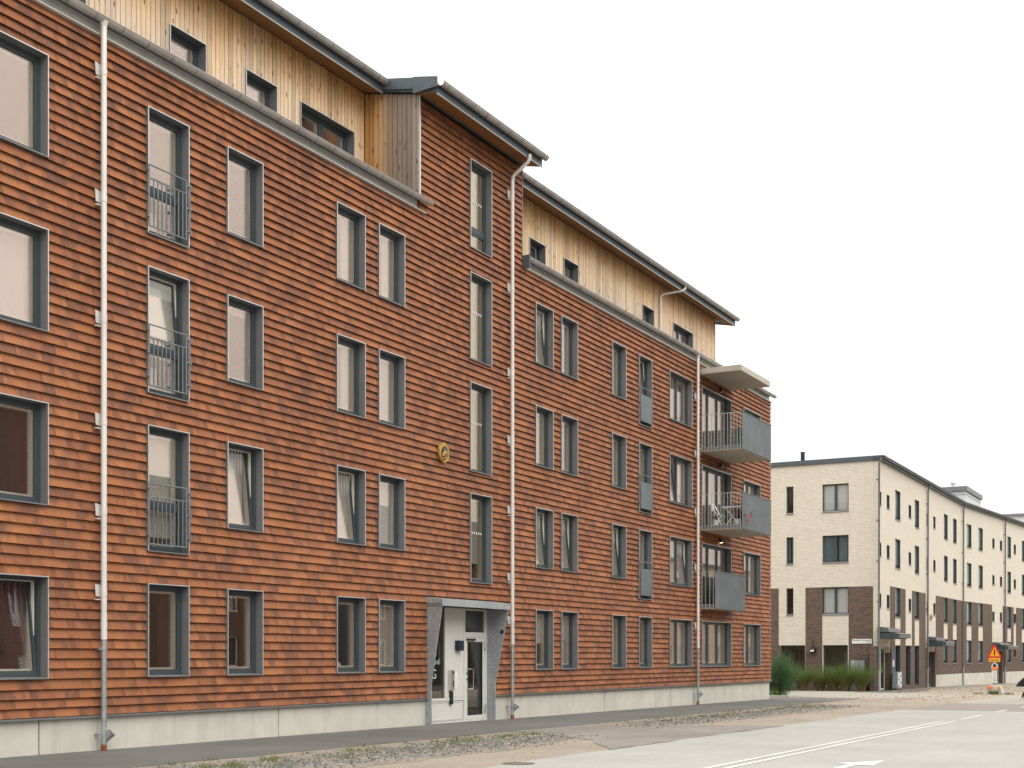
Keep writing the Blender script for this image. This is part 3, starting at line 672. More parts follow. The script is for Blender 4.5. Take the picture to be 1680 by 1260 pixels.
# --- french balcony railings
def railing(s0, s1, z0, panel=False):
    r = MB(P); d = .034
    x0, x1 = s0 + .01, s1 - .09
    r.tube([(x0, d, z0 + 1.22), (x1, d, z0 + 1.22)], .014, 8); r.tube([(x0, d, z0 + .98), (x1, d, z0 + .98)], .012, 8); r.tube([(x0, d, z0 + .13), (x1, d, z0 + .13)], .014, 8)
    r.tube([(x0, d, z0 + .13), (x0, d, z0 + 1.22)], .014, 8); r.tube([(x1, d, z0 + .13), (x1, d, z0 + 1.22)], .014, 8); r.tube([(s1 + .005, d, z0 + .22), (s1 + .005, d, z0 + 1.16)], .012, 8)
    for q in (.3, .72, 1.14):
        r.box(x1 - .01, s1 + .03, d - .012, d + .012, z0 + q - .012, z0 + q + .012); r.box(s0 - .04, x0, d - .012, d + .016, z0 + q - .02, z0 + q + .02); r.box(s1 - .005, s1 + .035, d - .02, d + .02, z0 + q - .025, z0 + q + .025)
    o = r.build('railing', 'rail_metal', bld)
    n = 9; b = None
    for i in range(1, n):
        s = x0 + (x1 - x0) * i / n; loc = P(s, d, z0 + .14)
        if b is None: b = MB(P).box(s - .009, s + .009, d - .004, d + .012, z0 + .14, z0 + .975).build('bar', 'rail_metal', o, origin=loc)
        else: copy_of(b, o, loc)
    if panel:
        m = MB(P); n = 26; vs = []
        for i in range(n + 1):
            s = x0 + .015 + (x1 - x0 - .03) * i / n; dd = d + .022 + .008 * (1 if i % 4 < 2 else -1); vs += [(s, dd, z0 + .12), (s, dd, z0 + .975), (s, dd - .004, z0 + .12), (s, dd - .004, z0 + .975)]
        m.add(vs, [(4 * i, 4 * i + 4, 4 * i + 5, 4 * i + 1) for i in range(n)] + [(4 * i + 2, 4 * i + 3, 4 * i + 7, 4 * i + 6) for i in range(n)]); m.build('panel', 'perforated_panel', o, recalc=False)
for w in wins:
    if w['kind'] == 'french': railing(w['s0'], w['s1'], w['z0'], w.get('panel'))

# --- gutters, flashings and downpipes
def halfround(name, parent, X, z, y0, y1, r=.08, mat='gutter_zinc', brk=.62):
    n = 10; prof = [(r * math.cos(math.pi + math.pi * i / n), r * math.sin(math.pi + math.pi * i / n)) for i in range(n + 1)]; prof = prof + [(p[0] * .9, p[1] * .9) for p in prof[::-1]]
    g = MB().prism(prof, lambda a, b: (X + a, y0, z + b), lambda a, b: (X + a, y1, z + b))
    g.tube([(X + r, y0, z + .004), (X + r, y1, z + .004)], .011, 6)
    o = g.build(name, mat, parent, smooth=True)
    b = None; y = y0 + .25
    while y < y1:
        loc = (X, y, z)
        if b is None:
            pf = [((r + .004) * math.cos(math.pi + math.pi * i / n), (r + .004) * math.sin(math.pi + math.pi * i / n)) for i in range(n + 1)]; pf += [(p[0] * .97, p[1] * .97) for p in pf[::-1]]
            b = MB().prism(pf, lambda a, c: (X + a, y - .012, z + c), lambda a, c: (X + a, y + .012, z + c)).box(X - r - .004, X + r, y - .010, y + .010, z + .001, z + .005).build('bracket', 'casing_metal', o, origin=loc)
        else: copy_of(b, o, loc)
        y += brk
    return o
GZ = 10.93; GX = XF + .10
for a, b in ((Y_A, 27.48), (T_R + .06, 54.75)):
    halfround('gutter', bld, GX, GZ, a, b)
    f = MB(P); e0, e1 = a, b - .12
    f.prism([(-.12, 10.66), (.045, 10.652), (.05, 10.668), (-.02, 10.688), (-.09, 10.74), (-.098, 10.93), (-.12, 10.93)], lambda d, z: (e0, d, z), lambda d, z: (e1, d, z))
    f.build('eaves_flashing', 'white_flashing', bld)
    MB(P).prism([(-1.6, 11.28), (.06, 10.93), (.06, 10.90), (-1.6, 11.12)], lambda d, z: (max(a, Y_A), d, z), lambda d, z: ((T_L if a < 20 else 54.6), d, z)).build('lower_roof', 'dark_roof_metal', bld)
MB(P).box(T_R + .0, T_R + .055, -.05, .2, 10.62, 10.98).build('flashing_end', 'dark_roof_metal', bld)
def pipe(s, ztop, galv_from, clamp_z, galv_clamps, off=.12, rr=.05, top='facade', spout=-1.32, elbow=.72):
    d = off - .02
    if top == 'facade': pts = [(s, GX - XF, GZ - .06), (s, GX - XF, GZ - .16), (s, d, GZ - .30), (s, d, galv_from)]
    else: pts = [(s, elbow, ztop), (s, elbow, ztop - .10), (s, elbow - .05, ztop - .19), (s, d + .12, ztop - .42), (s, d + .02, ztop - .50), (s, d, ztop - .64), (s, d, galv_from)]
    m = MB(P); m.tube(pts, rr, 14)
    if top == 'facade': m.tube([(s, GX - XF, GZ - .05), (s, GX - XF, GZ - .14)], [.075, .05], 14)
    for zc in clamp_z: m.tube([(s, d, zc - .06), (s, d, zc + .06)], rr + .005, 14)
    m.tube([(s, d, galv_from - .02), (s, d, galv_from + .42)], rr + .004, 14)
    o = m.build('downpipe', 'pipe_paint', bld, smooth=True)
    g = MB(P); gb = gz(s) + .1; g.tube([(s, d, galv_from), (s, d, gb)], rr - .003, 14); g.tube([(s + .02, d, spout - .13), (s + .045, d + .045, spout - .05), (s + .085, d + .10, spout + .03)], [.035, .06, .078], 12, cap=False)
    g.build('lower_pipe', 'pipe_galv', o, smooth=True)
    MB(P).tube([(s + .082, d + .096, spout + .024), (s + .072, d + .084, spout + .008)], [.07, .062], 12).build('spout_mouth', 'shadow_gap', o)
    MB(P).tube([(s, d, gb + .02), (s, d, gz(s) + .0)], rr + .002, 12).build('rusty_foot', 'copper_rust', o)
    b = None
    for zc in clamp_z:
        loc = P(s, 0, zc)
        if b is None:
            b = MB(P).prism([(s - .105, zc - .06), (s + .02, zc - .07), (s + .02, zc + .13), (s - .125, zc + .15)], lambda a, z: (a, .012, z), lambda a, z: (a, .028, z)).box(s - .12, s + .02, .0, d * .6, zc - .125, zc - .105).build('wall_bracket', 'white_flashing', o, origin=loc)
        else: copy_of(b, o, loc)
    b = None
    for zc in galv_clamps:
        loc = P(s, 0, zc)
        if b is None: b = MB(P).box(s - .04, s + .0, -.08, d - .01, zc - .015, zc + .015).box(s - .085, s - .045, d - .03, d + .02, zc - .025, zc + .025).tube([(s, d, zc - .02), (s, d, zc + .02)], rr + .004, 12).build('clamp', 'pipe_galv', o, origin=loc)
        else: copy_of(b, o, loc)
CZ = [9.62, 7.55, 5.4, 3.6, 2.05]
pipe(16.87, 0, .32, [10.02, 7.85, 5.78, 4.03, 2.48, 1.10], [.14, -1.33])
pipe(31.58, 13.36, .36, [12.35, 9.86, 7.58, 5.78, 3.9, 2.1, .95], [.3, -1.33], top='tower', elbow=.62)
pipe(45.63, 0, .35, [9.35, 7.3, 5.2, 3.2, 1.1], [.2, -1.33])

# --- stair tower: corner profile, roof, soffit
MB(P).box(T_L - .005, T_L + .045, -.09, .012, 10.95, 13.42).build('corner_profile', 'trim_metal', bld)
AX = -18.77                                   # attic wall plane
def boards(name, mat, mapf, s0, s1, zf, parent, holes_=(), single_=True, w=.135):
    """vertical cladding boards, alternately proud; mapf(s, d, z)"""
    s = s0; i = 0; joined = MB(mapf); n = 0
    while s < s1 - .01:
        e = min(s + w * random.choice((.94, 1., 1., 1.06)), s1); z0, z1 = zf((s + e) / 2); pr = random.uniform(0, .004)
        for q in rsub([(s + .009, e - .009, z0, z1)], holes_):
            if q[1] - q[0] < .01: continue
            m = joined if not single_ else MB(mapf)
            m.box(q[0], q[1], 0, .022 + pr + random.uniform(-.002, .002), q[2], q[3])
            if single_: m.build(name, mat, parent)
            n += 1
        s = e; i += 1
    if not single_: joined.build(name, mat, parent, kind='stuff')
PA = lambda s, d, z: (AX + d, s, z)
AW = []
for a, b in ((20.28, 21.34), (22.61, 23.67), (24.52, 26.62), (35.72, 36.78), (38.06, 39.12), (44.44, 45.5), (47.42, 49.48), (17.0, 18.06), (13.5, 15.6)):
    AW.append(dict(s0=a, s1=b, z0=11.42, z1=12.64, kind='double' if b - a > 1.5 else 'win', lip=.05, row=9, tilt=1 if a == 35.72 else 0, cur={24.52: 'plum', 22.61: 'pleat_half', 38.06: 'pleat', 47.42: 'pleat'}.get(a)))
ah = [(w['s0'], w['s1'], w['z0'], w['z1']) for w in AW]
zt_at = SL(AX) + .0
boards('board', 'attic_wood', PA, Y_A + 6, T_L - .002, lambda s: (11.2, zt_at), bld, ah, True)
boards('cladding', 'attic_wood', PA, Y_A, Y_A + 6, lambda s: (11.2, zt_at), bld, ah, False)
boards('cladding', 'attic_wood', PA, T_R + .03, 52.06, lambda s: (11.2, zt_at), bld, ah, False)
mb = MB(PA)
for q in rsub([(Y_A, T_L + .2, 11.0, zt_at + .05), (T_R - .2, 52.05, 11.0, zt_at + .05)], ah): mb.box(q[0], q[1], -.3, -.003, q[2], q[3])
mb.build('attic_wall', 'board_back', bld)
MB(PA).box(Y_A, 52.0, -10.6, -10.5, 10.5, 15.6).build('back_wall', 'plaster', bld)
MB(PA).prism([(.03, 11.0), (.03, zt_at - .006), (-10, SL(AX - 10)), (-10, 11.0)], lambda d, z: (52.062, d, z), lambda d, z: (52.10, d, z)).build('corner_board', 'attic_wood', bld)
for w in AW: window(PA, bld, w)
MB(PA).box(Y_A, T_L - .1, -4, -3.9, 11.0, 13.6).box(T_R + .1, 51.9, -4, -3.9, 11.0, 13.6).build('interior_wall', 'plaster', bld)
MB(PA).box(Y_A, 52.0, -3.89, -.31, 10.52, 11.0).build('floor_slab', 'plaster', bld)
PR = lambda s, d, z: (s, T_L - d, z)           # return wall of the tower, facing the camera
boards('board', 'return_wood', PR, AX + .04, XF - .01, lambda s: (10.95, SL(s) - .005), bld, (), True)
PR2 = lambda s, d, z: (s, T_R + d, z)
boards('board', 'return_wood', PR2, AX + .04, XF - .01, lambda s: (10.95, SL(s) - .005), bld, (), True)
MB().prism([(AX, 10.9), (XF - .362, 10.9), (XF - .362, SL(XF - .36)), (AX, SL(AX))], lambda x, z: (x, T_L + .003, z), lambda x, z: (x, T_L + .2, z)).build('return_wall', 'board_back', bld); MB().box(AX, XF - .36, T_R - .2, T_R - .003, 10.9, 13.40).build('return_wall', 'wall_membrane', bld)
def roofpart(y0, y1, xe, name='roof', ridge=-29.6):
    """monopitch slab; xe = eaves line"""
    t = .24
    MB().prism([(xe, SL(xe) + .02), (xe, SL(xe) + t), (ridge, SL(ridge) + t), (ridge, SL(ridge) + .02)], lambda x, z: (x, y0, z), lambda x, z: (x, y1, z)).build(name, 'dark_roof_metal', bld)
    x = xe - .012; i = 0; inner = AX + .05 if xe < -17 else XF + .0
    while x > inner + .02:                      # soffit boards
        x2 = max(x - .135, inner); MB().prism([(x - .008, SL(x)), (x - .008, SL(x) + .018), (x2 + .008, SL(x2) + .018), (x2 + .008, SL(x2))], lambda a, z: (a, y0 + .02, z), lambda a, z: (a, y1 - .02, z)).build('soffit_board', 'soffit_wood', bld); x = x2
    MB().box(xe + .001, xe + .022, y0 + .01, y1 - .01, SL(xe) - .015, SL(xe) + t - .02).build('fascia', 'dark_roof_metal', bld)
    MB().box(xe - .005, xe + .03, y0 + .01, y1 - .01, SL(xe) - .03, SL(xe) - .017).build('drip_edge', 'trim_metal', bld)
    halfround('gutter', bld, xe + .118, SL(xe) + t - .005, y0, y1 + .03, .095)
    halfh = MB()
    y = y0 + .4
    while y < y1: halfh.box(xe - .05, xe + .02, y - .01, y + .01, SL(xe) + t, SL(xe) + t + .06); y += 1.85
    halfh.build('snow_hooks', 'casing_metal', bld, kind='stuff')
EX_A, EX_T = -18.15, -16.62
roofpart(Y_A, 26.98, EX_A); roofpart(26.98, 32.42, EX_T, 'tower_roof'); roofpart(32.44, 52.8, EX_A)
MB().prism([(EX_A, SL(EX_A) + .24), (EX_A, SL(EX_A) - .03), (-29.6, SL(-29.6) - .03), (-29.6, SL(-29.6) + .24)], lambda x, z: (x, 52.802, z), lambda x, z: (x, 52.82, z)).build('verge_board', 'dark_roof_metal', bld)
MB().prism([(-18.27, 13.70), (-17.18, 13.51), (-17.18, 13.78), (-18.27, 13.965)], lambda x, z: (x, 26.94, z), lambda x, z: (x, 26.975, z)).build('verge_flashing', 'dark_roof_metal', bld)
MB().prism([(-17.23, 13.39), (-16.56, 13.44), (-16.56, 13.67), (-17.23, 13.79)], lambda x, z: (x, 26.90, z), lambda x, z: (x, 26.937, z)).build('verge_flashing', 'dark_roof_metal', bld)
MB().prism([(EX_T, SL(EX_T)), (EX_T, SL(EX_T) + .26), (AX, SL(AX) + .26), (AX, SL(AX))], lambda x, z: (x, 32.421, z), lambda x, z: (x, 32.438, z)).build('verge_flashing', 'dark_roof_metal', bld)
# attic downpipe on the right part
ao = MB(PA); s = 46.0; e = EX_A + .10 - AX; zt = SL(EX_A) + .18
ao.tube([(s + .9, e, zt), (s + .9, e, zt - .12), (s + .8, e - .06, zt - .2), (s + .15, .16, zt - .42), (s, .10, zt - .52), (s, .10, zt - .7), (s, .10, 11.2)], .045, 12); ao.build('downpipe', 'pipe_paint', bld, smooth=True)

# --- balconies
def balcony(z_floor, depth, ztop, dsl=.17, front=True, lamp=None):
    s0, s1 = 46.2, 49.6
    b = MB(P).box(s0, s1, -.3, depth, z_floor - dsl, z_floor).build('balcony', 'slab_concrete', bld, bevel=.01)
    if not front: return b
    # left railing of bars, front sheet of corrugated perforated metal
    MB(P).tube([(s0 + .03, .02, ztop), (s0 + .03, depth, ztop)], .013, 6).build('top_rail', 'galv_bar', b); MB(P).box(s0 - .012, s0 + .0, .02, depth + .01, z_floor - dsl * .75, z_floor - dsl * .05).build('bottom_rail', 'rail_metal', b)
    n = max(3, int(depth / .11)); q = None
    for i in range(n):
        d = .04 + (depth - .06) * i / (n - 1); loc = P(s0 + .03, d, z_floor - .12)
        if q is None: q = MB(P).box(s0 - .028, s0 - .013, d - .008, d + .008, z_floor - .19, ztop).build('bar', 'galv_bar', b, origin=loc)
        else: copy_of(q, b, loc)
    for face in ('front', 'end'):
        m = MB(P); pz0, pz1 = z_floor - dsl + .02, ztop + .012
        L = (s1 - s0) if face == 'front' else depth; n = int(L / .025); vs = []
        for i in range(n + 1):
            t = i / n * L; dd = .010 * (1 if i % 4 < 2 else -1)
            if face == 'front': a, c = (s0 + t, depth + .03 + dd), (s0 + t, depth + .024 + dd)
            else: a, c = (s1 + .03 + dd, t + .02), (s1 + .024 + dd, t + .02)
            vs += [(a[0], a[1], pz0), (a[0], a[1], pz1), (c[0], c[1], pz0), (c[0], c[1], pz1)]
        m.add(vs, [(4 * i, 4 * i + 4, 4 * i + 5, 4 * i + 1) for i in range(n)] + [(4 * i + 2, 4 * i + 3, 4 * i + 7, 4 * i + 6) for i in range(n)] + [(4 * i + 1, 4 * i + 5, 4 * i + 7, 4 * i + 3) for i in range(n)])
        m.build('panel', 'perforated_panel', b, recalc=False)
    MB(P).box(s0 - .02, s1 + .05, depth + .012, depth + .05, ztop + .014, ztop + .03).build('handrail', 'rail_metal', b)
    return b
balcony(10.50, 1.52, 0, .21, front=False)
balcony(7.64, 1.52, 8.80); balcony(4.78, 1.52, 5.92); balcony(1.92, .50, 3.09)
for zl, on in ((10.0, 0), (7.16, 0), (4.32, 1)):
    l = MB(P).box(48.2, 48.32, -.03, .10, zl, zl + .13).build('wall_lamp', 'black_plastic', bld, bevel=.01)
    MB(P).box(48.21, 48.31, -.0, .09, zl - .012, zl - .001).build('bulb', 'lit_lamp' if on else 'pot_white', l)
# balconies on the far gable
for zf in (7.0, 4.15):
    b = MB(P).box(Y_B - .01, Y_B + .32, -3.2, -.18, zf - .17, zf).build('balcony', 'slab_concrete', bld); MB(P).box(Y_B + .29, Y_B + .325, -3.2, -.14, zf - .15, zf + 1.15).build('panel', 'perforated_panel', b); MB(P).box(Y_B, Y_B + .288, -.175, -.14, zf - .15, zf + 1.15).build('panel', 'perforated_panel', b)

# --- entrance
ent = MB(P)
def cheek(s0, s1): return [(-.36, -2.0), (.0, -2.0), (.0, -.70), (.40, 1.25), (.40, 1.262), (-.36, 1.262)]
for nm, a, b in (('entrance_cheek', 27.48, 27.51), ('entrance_cheek', 30.79, 30.82)):
    MB(P).prism([(-.36, -2.0), (.09 if a < 29 else .015, -2.0), (.09 if a < 29 else .015, -.68), (.40, 1.23), (.40, 1.262), (-.36, 1.262)], lambda d, z: (a, d, z), lambda d, z: (b, d, z)).build(nm, 'galvanised', bld)
cn = MB(P).box(27.44, 30.86, -.06, .43, 1.264, 1.285).build('entrance_canopy', 'galvanised', bld); MB(P).box(27.44, 30.86, .40, .432, 1.235, 1.40).build('canopy_front', 'galvanised', cn); MB(P).prism([(-.08, 1.30), (-.08, 1.46), (.40, 1.40), (.40, 1.30)], lambda d, z: (27.45, d, z), lambda d, z: (30.85, d, z)).build('canopy_top', 'galvanised', cn)
MB(P).box(27.512, 30.788, -.35, -.20, 1.243, 1.261).build('canopy_soffit', 'galvanised', cn)
DX = -.235
g0 = gz(29) + .02
side = MB(P).box(28.70, 29.58, DX - .05, DX, -1.02, 1.24).build('side_panel', 'door_white', bld, bevel=.004)
low = MB(P).box(27.515, 29.56, DX - .05, DX - .008, g0 + .04, -1.10).build('lower_panel', 'door_white', bld)
MB(P).ring(27.6, 29.5, g0 + .07, -1.13, .012, DX - .007, DX + .003).build('bead', 'door_white', low)
fr = MB(P); fr.box(27.515, 29.62, DX - .06, DX + .012, -1.098, -1.024); fr.box(28.64, 28.698, DX - .06, DX + .014, -1.022, 1.24); fr.box(29.582, 29.64, DX - .06, DX + .014, g0, 1.24); fr.box(30.64, 30.786, DX - .06, DX + .006, g0, 1.24); fr.box(29.642, 30.638, DX - .06, DX + .012, .51, .64); fr.box(27.515, 30.78, DX - .06, DX + .02, g0 - .1, g0 + .03); fr.box(29.642, 30.638, DX - .06, DX + .012, 1.20, 1.24)
fr.build('door_frame', 'door_white', bld, bevel=.003)
sl = MB(P).box(27.52, 28.638, DX - .04, DX - .02, -1.022, 1.24).build('side_light', 'door_glass', bld)
tl = MB(P).box(29.644, 30.636, DX - .04, DX - .02, .642, 1.198).build('transom_light', 'door_glass', bld)
dr = MB(P).ring(29.645, 30.635, g0 + .035, .505, .115, DX - .05, DX + .008).build('door', 'door_white', bld, bevel=.003)
MB(P).ring(29.755, 30.525, g0 + .145, .395, .012, DX - .02, DX + .014).build('glazing_bead', 'black_plastic', dr)
MB(P).box(29.757, 30.523, DX - .03, DX - .01, g0 + .147, .393).build('pane', 'door_glass', dr)
MB(P).tube([(29.72, DX, -.82), (29.72, DX + .06, -.82), (29.95, DX + .06, -.82), (29.97, DX + .06, -.79), (29.97, DX + .06, -.34), (29.95, DX + .06, -.31), (29.72, DX + .06, -.31), (29.72, DX, -.31)], .014, 8).build('handle', 'chrome', dr, smooth=True)
MB(P).tube([(29.70, DX, -.42), (29.70, DX + .025, -.42)], .03, 10).tube([(29.70, DX, -.56), (29.70, DX + .025, -.56)], .03, 10).build('lock', 'chrome', dr)
MB(P).box(29.70, 30.12, DX + .009, DX + .05, .425, .475).build('door_closer', 'black_plastic', dr)
for zc in (.30, -1.33): MB(P).box(30.60, 30.68, DX + .012, DX + .05, zc - .09, zc + .09).tube([(30.64, DX + .05, zc - .1), (30.64, DX + .05, zc + .1)], .018, 8).build('hinge', 'chrome', dr)
MB(P).box(29.14, 29.40, DX + .001, DX + .12, .16, .42).build('letter_lamp', 'dark_blue_box', side, bevel=.008)
ic = MB(P).box(28.82, 29.02, DX + .001, DX + .07, -.84, -.33).build('intercom', 'chrome', side, bevel=.01); MB(P).box(28.93, 29.0, DX + .071, DX + .074, -.43, -.36).box(28.94, 28.99, DX + .071, DX + .074, -.75, -.6).build('keypad', 'black_plastic', side); MB(P).box(28.86, 28.98, DX + .001, DX + .05, -1.19, -.86).build('key_box', 'black_plastic', side)
MB(P).box(29.08, 29.28, DX + .001, DX + .006, -.80, -.38).build('notice', 'white_paint', side); MB(P).tube([(30.788, .22, .66), (30.775, .22, .66)], .05, 12).build('door_stop', 'black_plastic', bld)
TM = lambda s, z: Matrix(((0, 0, 1, XF + DX - .012), (1, 0, 0, s), (0, 1, 0, z), (0, 0, 0, 1)))
plain('letter_teal', (.42, .62, .58), .5)
text_mesh('lettering', 'e', .2, TM(28.27, .02), 'letter_teal', sl, 'RIGHT'); text_mesh('lettering', 'ard', .2, TM(28.41, -.18), 'letter_teal', sl, 'RIGHT'); text_mesh('lettering', '2G', .34, TM(28.28, -.535), 'letter_teal', sl, 'RIGHT')

# --- gold emblem on the tiles
em = empty('wall_emblem', P(28.16, .0, 4.79), label='gold rimmed shield emblem mounted on the tiled wall beside stair window', cat='emblem')
def shield(n=36):
    out = []
    for i in range(n):
        a = 2 * math.pi * i / n; s, z = math.sin(a), math.cos(a)
        w = .235 * (1 + .06 * math.cos(6 * a)) * (1 if z > -.2 else (1 - .25 * (-z - .2) / .8)); out.append((28.165 + w * s, 5.01 + .245 * z * (1 + .04 * math.cos(8 * a))))
    return out
sh = shield(); MB(P).prism(sh, lambda a, z: (a, .0, z), lambda a, z: (a, .05, z)).build('shield', 'gold', em)
ov = [(28.165 + .15 * math.sin(2 * math.pi * i / 24), 5.0 + .17 * math.cos(2 * math.pi * i / 24)) for i in range(24)]
MB(P).prism(ov, lambda a, z: (a, .051, z), lambda a, z: (a, .056, z)).build('field', 'emblem_blue', em)
m_ = MB(P); m_.tube([(28.07, .06, 4.93), (28.13, .065, 5.0), (28.17, .065, 5.06), (28.13, .062, 5.10)], [.02, .03, .025, .012], 8); m_.tube([(28.17, .065, 5.03), (28.23, .065, 4.97), (28.26, .062, 5.08)], [.02, .025, .01], 8); m_.tube([(28.06, .06, 4.98), (28.10, .063, 4.95), (28.20, .063, 4.93), (28.25, .06, 4.95)], [.012, .018, .018, .01], 8); m_.tube([(28.09, .06, 4.885), (28.16, .064, 4.875), (28.24, .06, 4.885)], .018, 8); m_.build('relief_figure', 'gold', em, smooth=True)
m_ = MB(P); m_.tube([(28.165 + .19 * math.sin(t * .3), .052, 5.0 + .21 * math.cos(t * .3)) for t in range(22)], .012, 6); m_.build('rim', 'gold', em, smooth=True)

# ================================================================== SECOND BUILDING
YB = 73.7; XB = -17.17
b2 = empty('brick_building', (XB, YB, gz(YB)), label='four storey cream and dark brick building with bent facade beyond the crossing', cat='building')
PL = lambda s, d, z: (s, YB - d, z)                              # gable facing the camera, s = X
PF = lambda s, d, z: (XB + d, s, z)                              # street facade, s = Y
CA = R(5.3); C0 = (XB, 98.9)
def PC(s, d, z): return (C0[0] + s * math.sin(CA) + d * math.cos(CA), C0[1] + s * math.cos(CA) - d * math.sin(CA), z)
B_TOP = 10.72
def facade(mapf, s0, s1, zb, holes_, brick, plinth=(), corner=.0):
    """cream wall with dark brick fields, cut round the openings"""
    mb = MB(mapf)
    for q in rsub([(s0, s1, zb, B_TOP)], list(brick) + list(holes_)): mb.box(q[0], q[1], -.3, 0, q[2], q[3])
    mb.build('wall', 'cream_brick', b2)
    mb = MB(mapf)
    for q in rsub(list(brick), list(holes_)): mb.box(q[0], q[1], -.3, -.0005, q[2], q[3])
    mb.build('brick_field', 'dark_brick', b2)
    for a, b in plinth: MB(mapf).box(a + .01, b - .01, -.2, .03, -3.2, -1.16).build('plinth', 'plinth_concrete', b2)
def win2(mapf, s0, s1, z0, z1, mull=0, blind=None, rec=.11, fw=.06, sill=True, full=False, lining=False):
    w = MB(mapf).ring(s0, s1, z0, z1, fw, -rec - .07, -rec).build('window', 'frame_metal', b2)
    MB(mapf).box(s0 + fw - .004, s1 - fw + .004, -rec - .05, -rec - .03, z0 + fw - .004, z1 - fw + .004).build('pane', 'shop_glass' if full else 'far_glass', w)
    if lining:
        MB(mapf).box(s1 - .012, s1 - .001, -rec + .001, .004, z0, z1 - .013).box(s0 + .001, s0 + .012, -rec + .001, .004, z0, z1 - .013).box(s0 + .001, s1 - .001, -rec + .001, .004, z1 - .012, z1 - .001).build('reveal_lining', 'frame_metal', w)
    if mull:
        m = (s0 + s1) / 2; MB(mapf).box(m - .07, m + .07, -rec - .072, -rec + .004, z0 + fw, z1 - fw).build('mullion', 'frame_metal', w)
    if sill: MB(mapf).prism([(-rec, z0 + .02), (-rec, z0 - .05), (.045, z0 - .06), (.045, z0 - .03)], lambda d, z: (s0 - .015, d, z), lambda d, z: (s1 + .015, d, z)).build('sill', 'casing_metal', w)
    if blind == 'w': MB(mapf).box(s0 + .03, s1 - .03, -rec - .10, -rec - .09, z0 + .03, z1 - .02).build('blind', 'blind_white', w)
    elif blind == 'c':
        m = MB(mapf); pleats(m, s0 + .02, s0 + (s1 - s0) * .47, -rec - .14, z0, z1, .1, .03); pleats(m, s0 + (s1 - s0) * .6, s1 - .02, -rec - .14, z0, z1, .1, .03); m.build('curtain', 'curtain_blue', w, recalc=False)
    elif blind == 'g': MB(mapf).box(s0 + .03, s1 - .03, -rec - .064, -rec - .056, z0 + .03 + (z1 - z0) * .1, z1 - .02).build('blind', 'blind_pale', w)  # pale sheet tight behind the pane, its colour stands for the mirrored grey
    return w
# gable facing the camera
gw = []; rows3 = [(8.07, 9.57), (5.24, 6.73), (2.38, 3.86)]
for i, (z0, z1) in enumerate(rows3):
    gw += [(-22.32, -21.91, z0, z1, 0, 'c' if i == 1 else None), (-20.27, -18.81, z0, z1, 1, ['w', 'c', 'w'][i]), (-27.2, -26.1, z0, z1, 0, None), (-31, -29.6, z0, z1, 1, 'w')]
shops = [(-22.61, -21.24, -1.75, .66), (-20.24, -18.85, -1.75, .66)]
facade(PL, -36, XB - .302, -3, [g[:4] for g in gw] + shops, [(-36, -22.75, -3, 3.87), (-21.23, -20.27, -3, 3.87), (-20.27, -18.81, 3.86, 3.87), (-18.81, XB - .302, -3, 3.87), (-22.75, -22.61, -3, .66), (-22.61, -21.23, -3, -1.75), (-20.27, -18.81, -3, -1.75)])
for g in gw: win2(PL, *g)
for s in shops: win2(PL, *s, full=True, sill=False, rec=.16, fw=.07)
plain('shop_reflection', (.30, .29, .21), .8, 0, .12, 1.2)
MB(PL).box(-23.2, -18.3, -1.3, -1.2, -1.9, 1.0).build('interior_wall', 'shop_reflection', b2)  # added wall behind the shop glass, its olive colour stands for the panes' reflection
for i in range(3): MB(PL).box(-22.35 + i * .24, -22.2 + i * .24, -1.199, -1.18, -.2, .45).build('poster', 'dark_grey_board', b2)
MB(PL).box(-19.35, -18.8, -1.199, -1.17, -.5, .4).build('inner_window', 'pale_panel', b2)
MB(PL).box(-20.76 - .15, -20.76 + .15, .001, .05, .26, .5).build('lamp_plate', 'black_plastic', b2)
wl2 = MB(); wl2.lathe([(.02, -.17), (.12, -.14), (.17, -.03), (.17, .02), (.12, .12), (.03, .16)], (-20.76, YB - .16, .38), 16); wl2.build('wall_lamp', 'black_plastic', b2, smooth=True); MB(PL).tube([(-20.76, .06, .52), (-20.76, .06, .95)], .02, 8).build('cable_tube', 'black_plastic', b2); MB(PL).box(-20.86, -20.66, .3, .335, .30, .40).build('diffuser', 'pot_white', b2)
# street facade A
fa = []; rA = [(7.9, 9.55), (5.1, 6.77), (2.32, 3.98)]; rS = [(8.32, 9.05), (5.53, 6.25), (2.73, 3.47)]
bigA = [(77.7, 79.0), (82.98, 84.22), (92.15, 93.43), (95.4, 96.7)]; smA = [(75.6, 76.27), (81.25, 81.96), (88.6, 89.3), (73.85, 74.3), (86.5, 87.1)]
for i in range(3):
    fa += [(a, b, *rA[i]) for a, b in bigA]; fa += [(a, b, *rS[i]) for a, b in smA]
gA = [(77.7, 79.0, -1.62, .68), (80.5, 81.78, -1.66, .69), (82.98, 84.22, -1.69, .70)]; gA2 = [(92.05, 93.43, -.43, 1.2), (95.3, 96.7, -.43, 1.2)]
dA = [(73.6, 76.3, -2.3, .58), (86.75, 89.1, -2.35, .34)]
crA = [(77.7, 79.02, .68, 2.26), (82.98, 84.22, .70, 2.26), (92.1, 93.43, 1.2, 2.26), (95.35, 96.7, 1.2, 2.26)]
brA = rsub([(76.37, 80.44, -3, 3.99), (82.14, 86.2, -3, 3.99), (80.44, 82.14, -3, .69), (89.37, 98.9, -3, 3.99), (72.9, 73.6, -3, .6), (73.6, 76.37, -3, .25), (86.2, 86.75, -3, .6), (89.1, 89.37, -3, .6), (86.75, 89.1, -3, .05)], crA)
facade(PF, YB - .0, 98.9, -3, fa + gA + gA2 + dA, brA, [(89.4, 94.5), (94.5, 98.85)])
for i, f in enumerate(fa): win2(PF, *f, blind='g', rec=.09, fw=.045, lining=True)
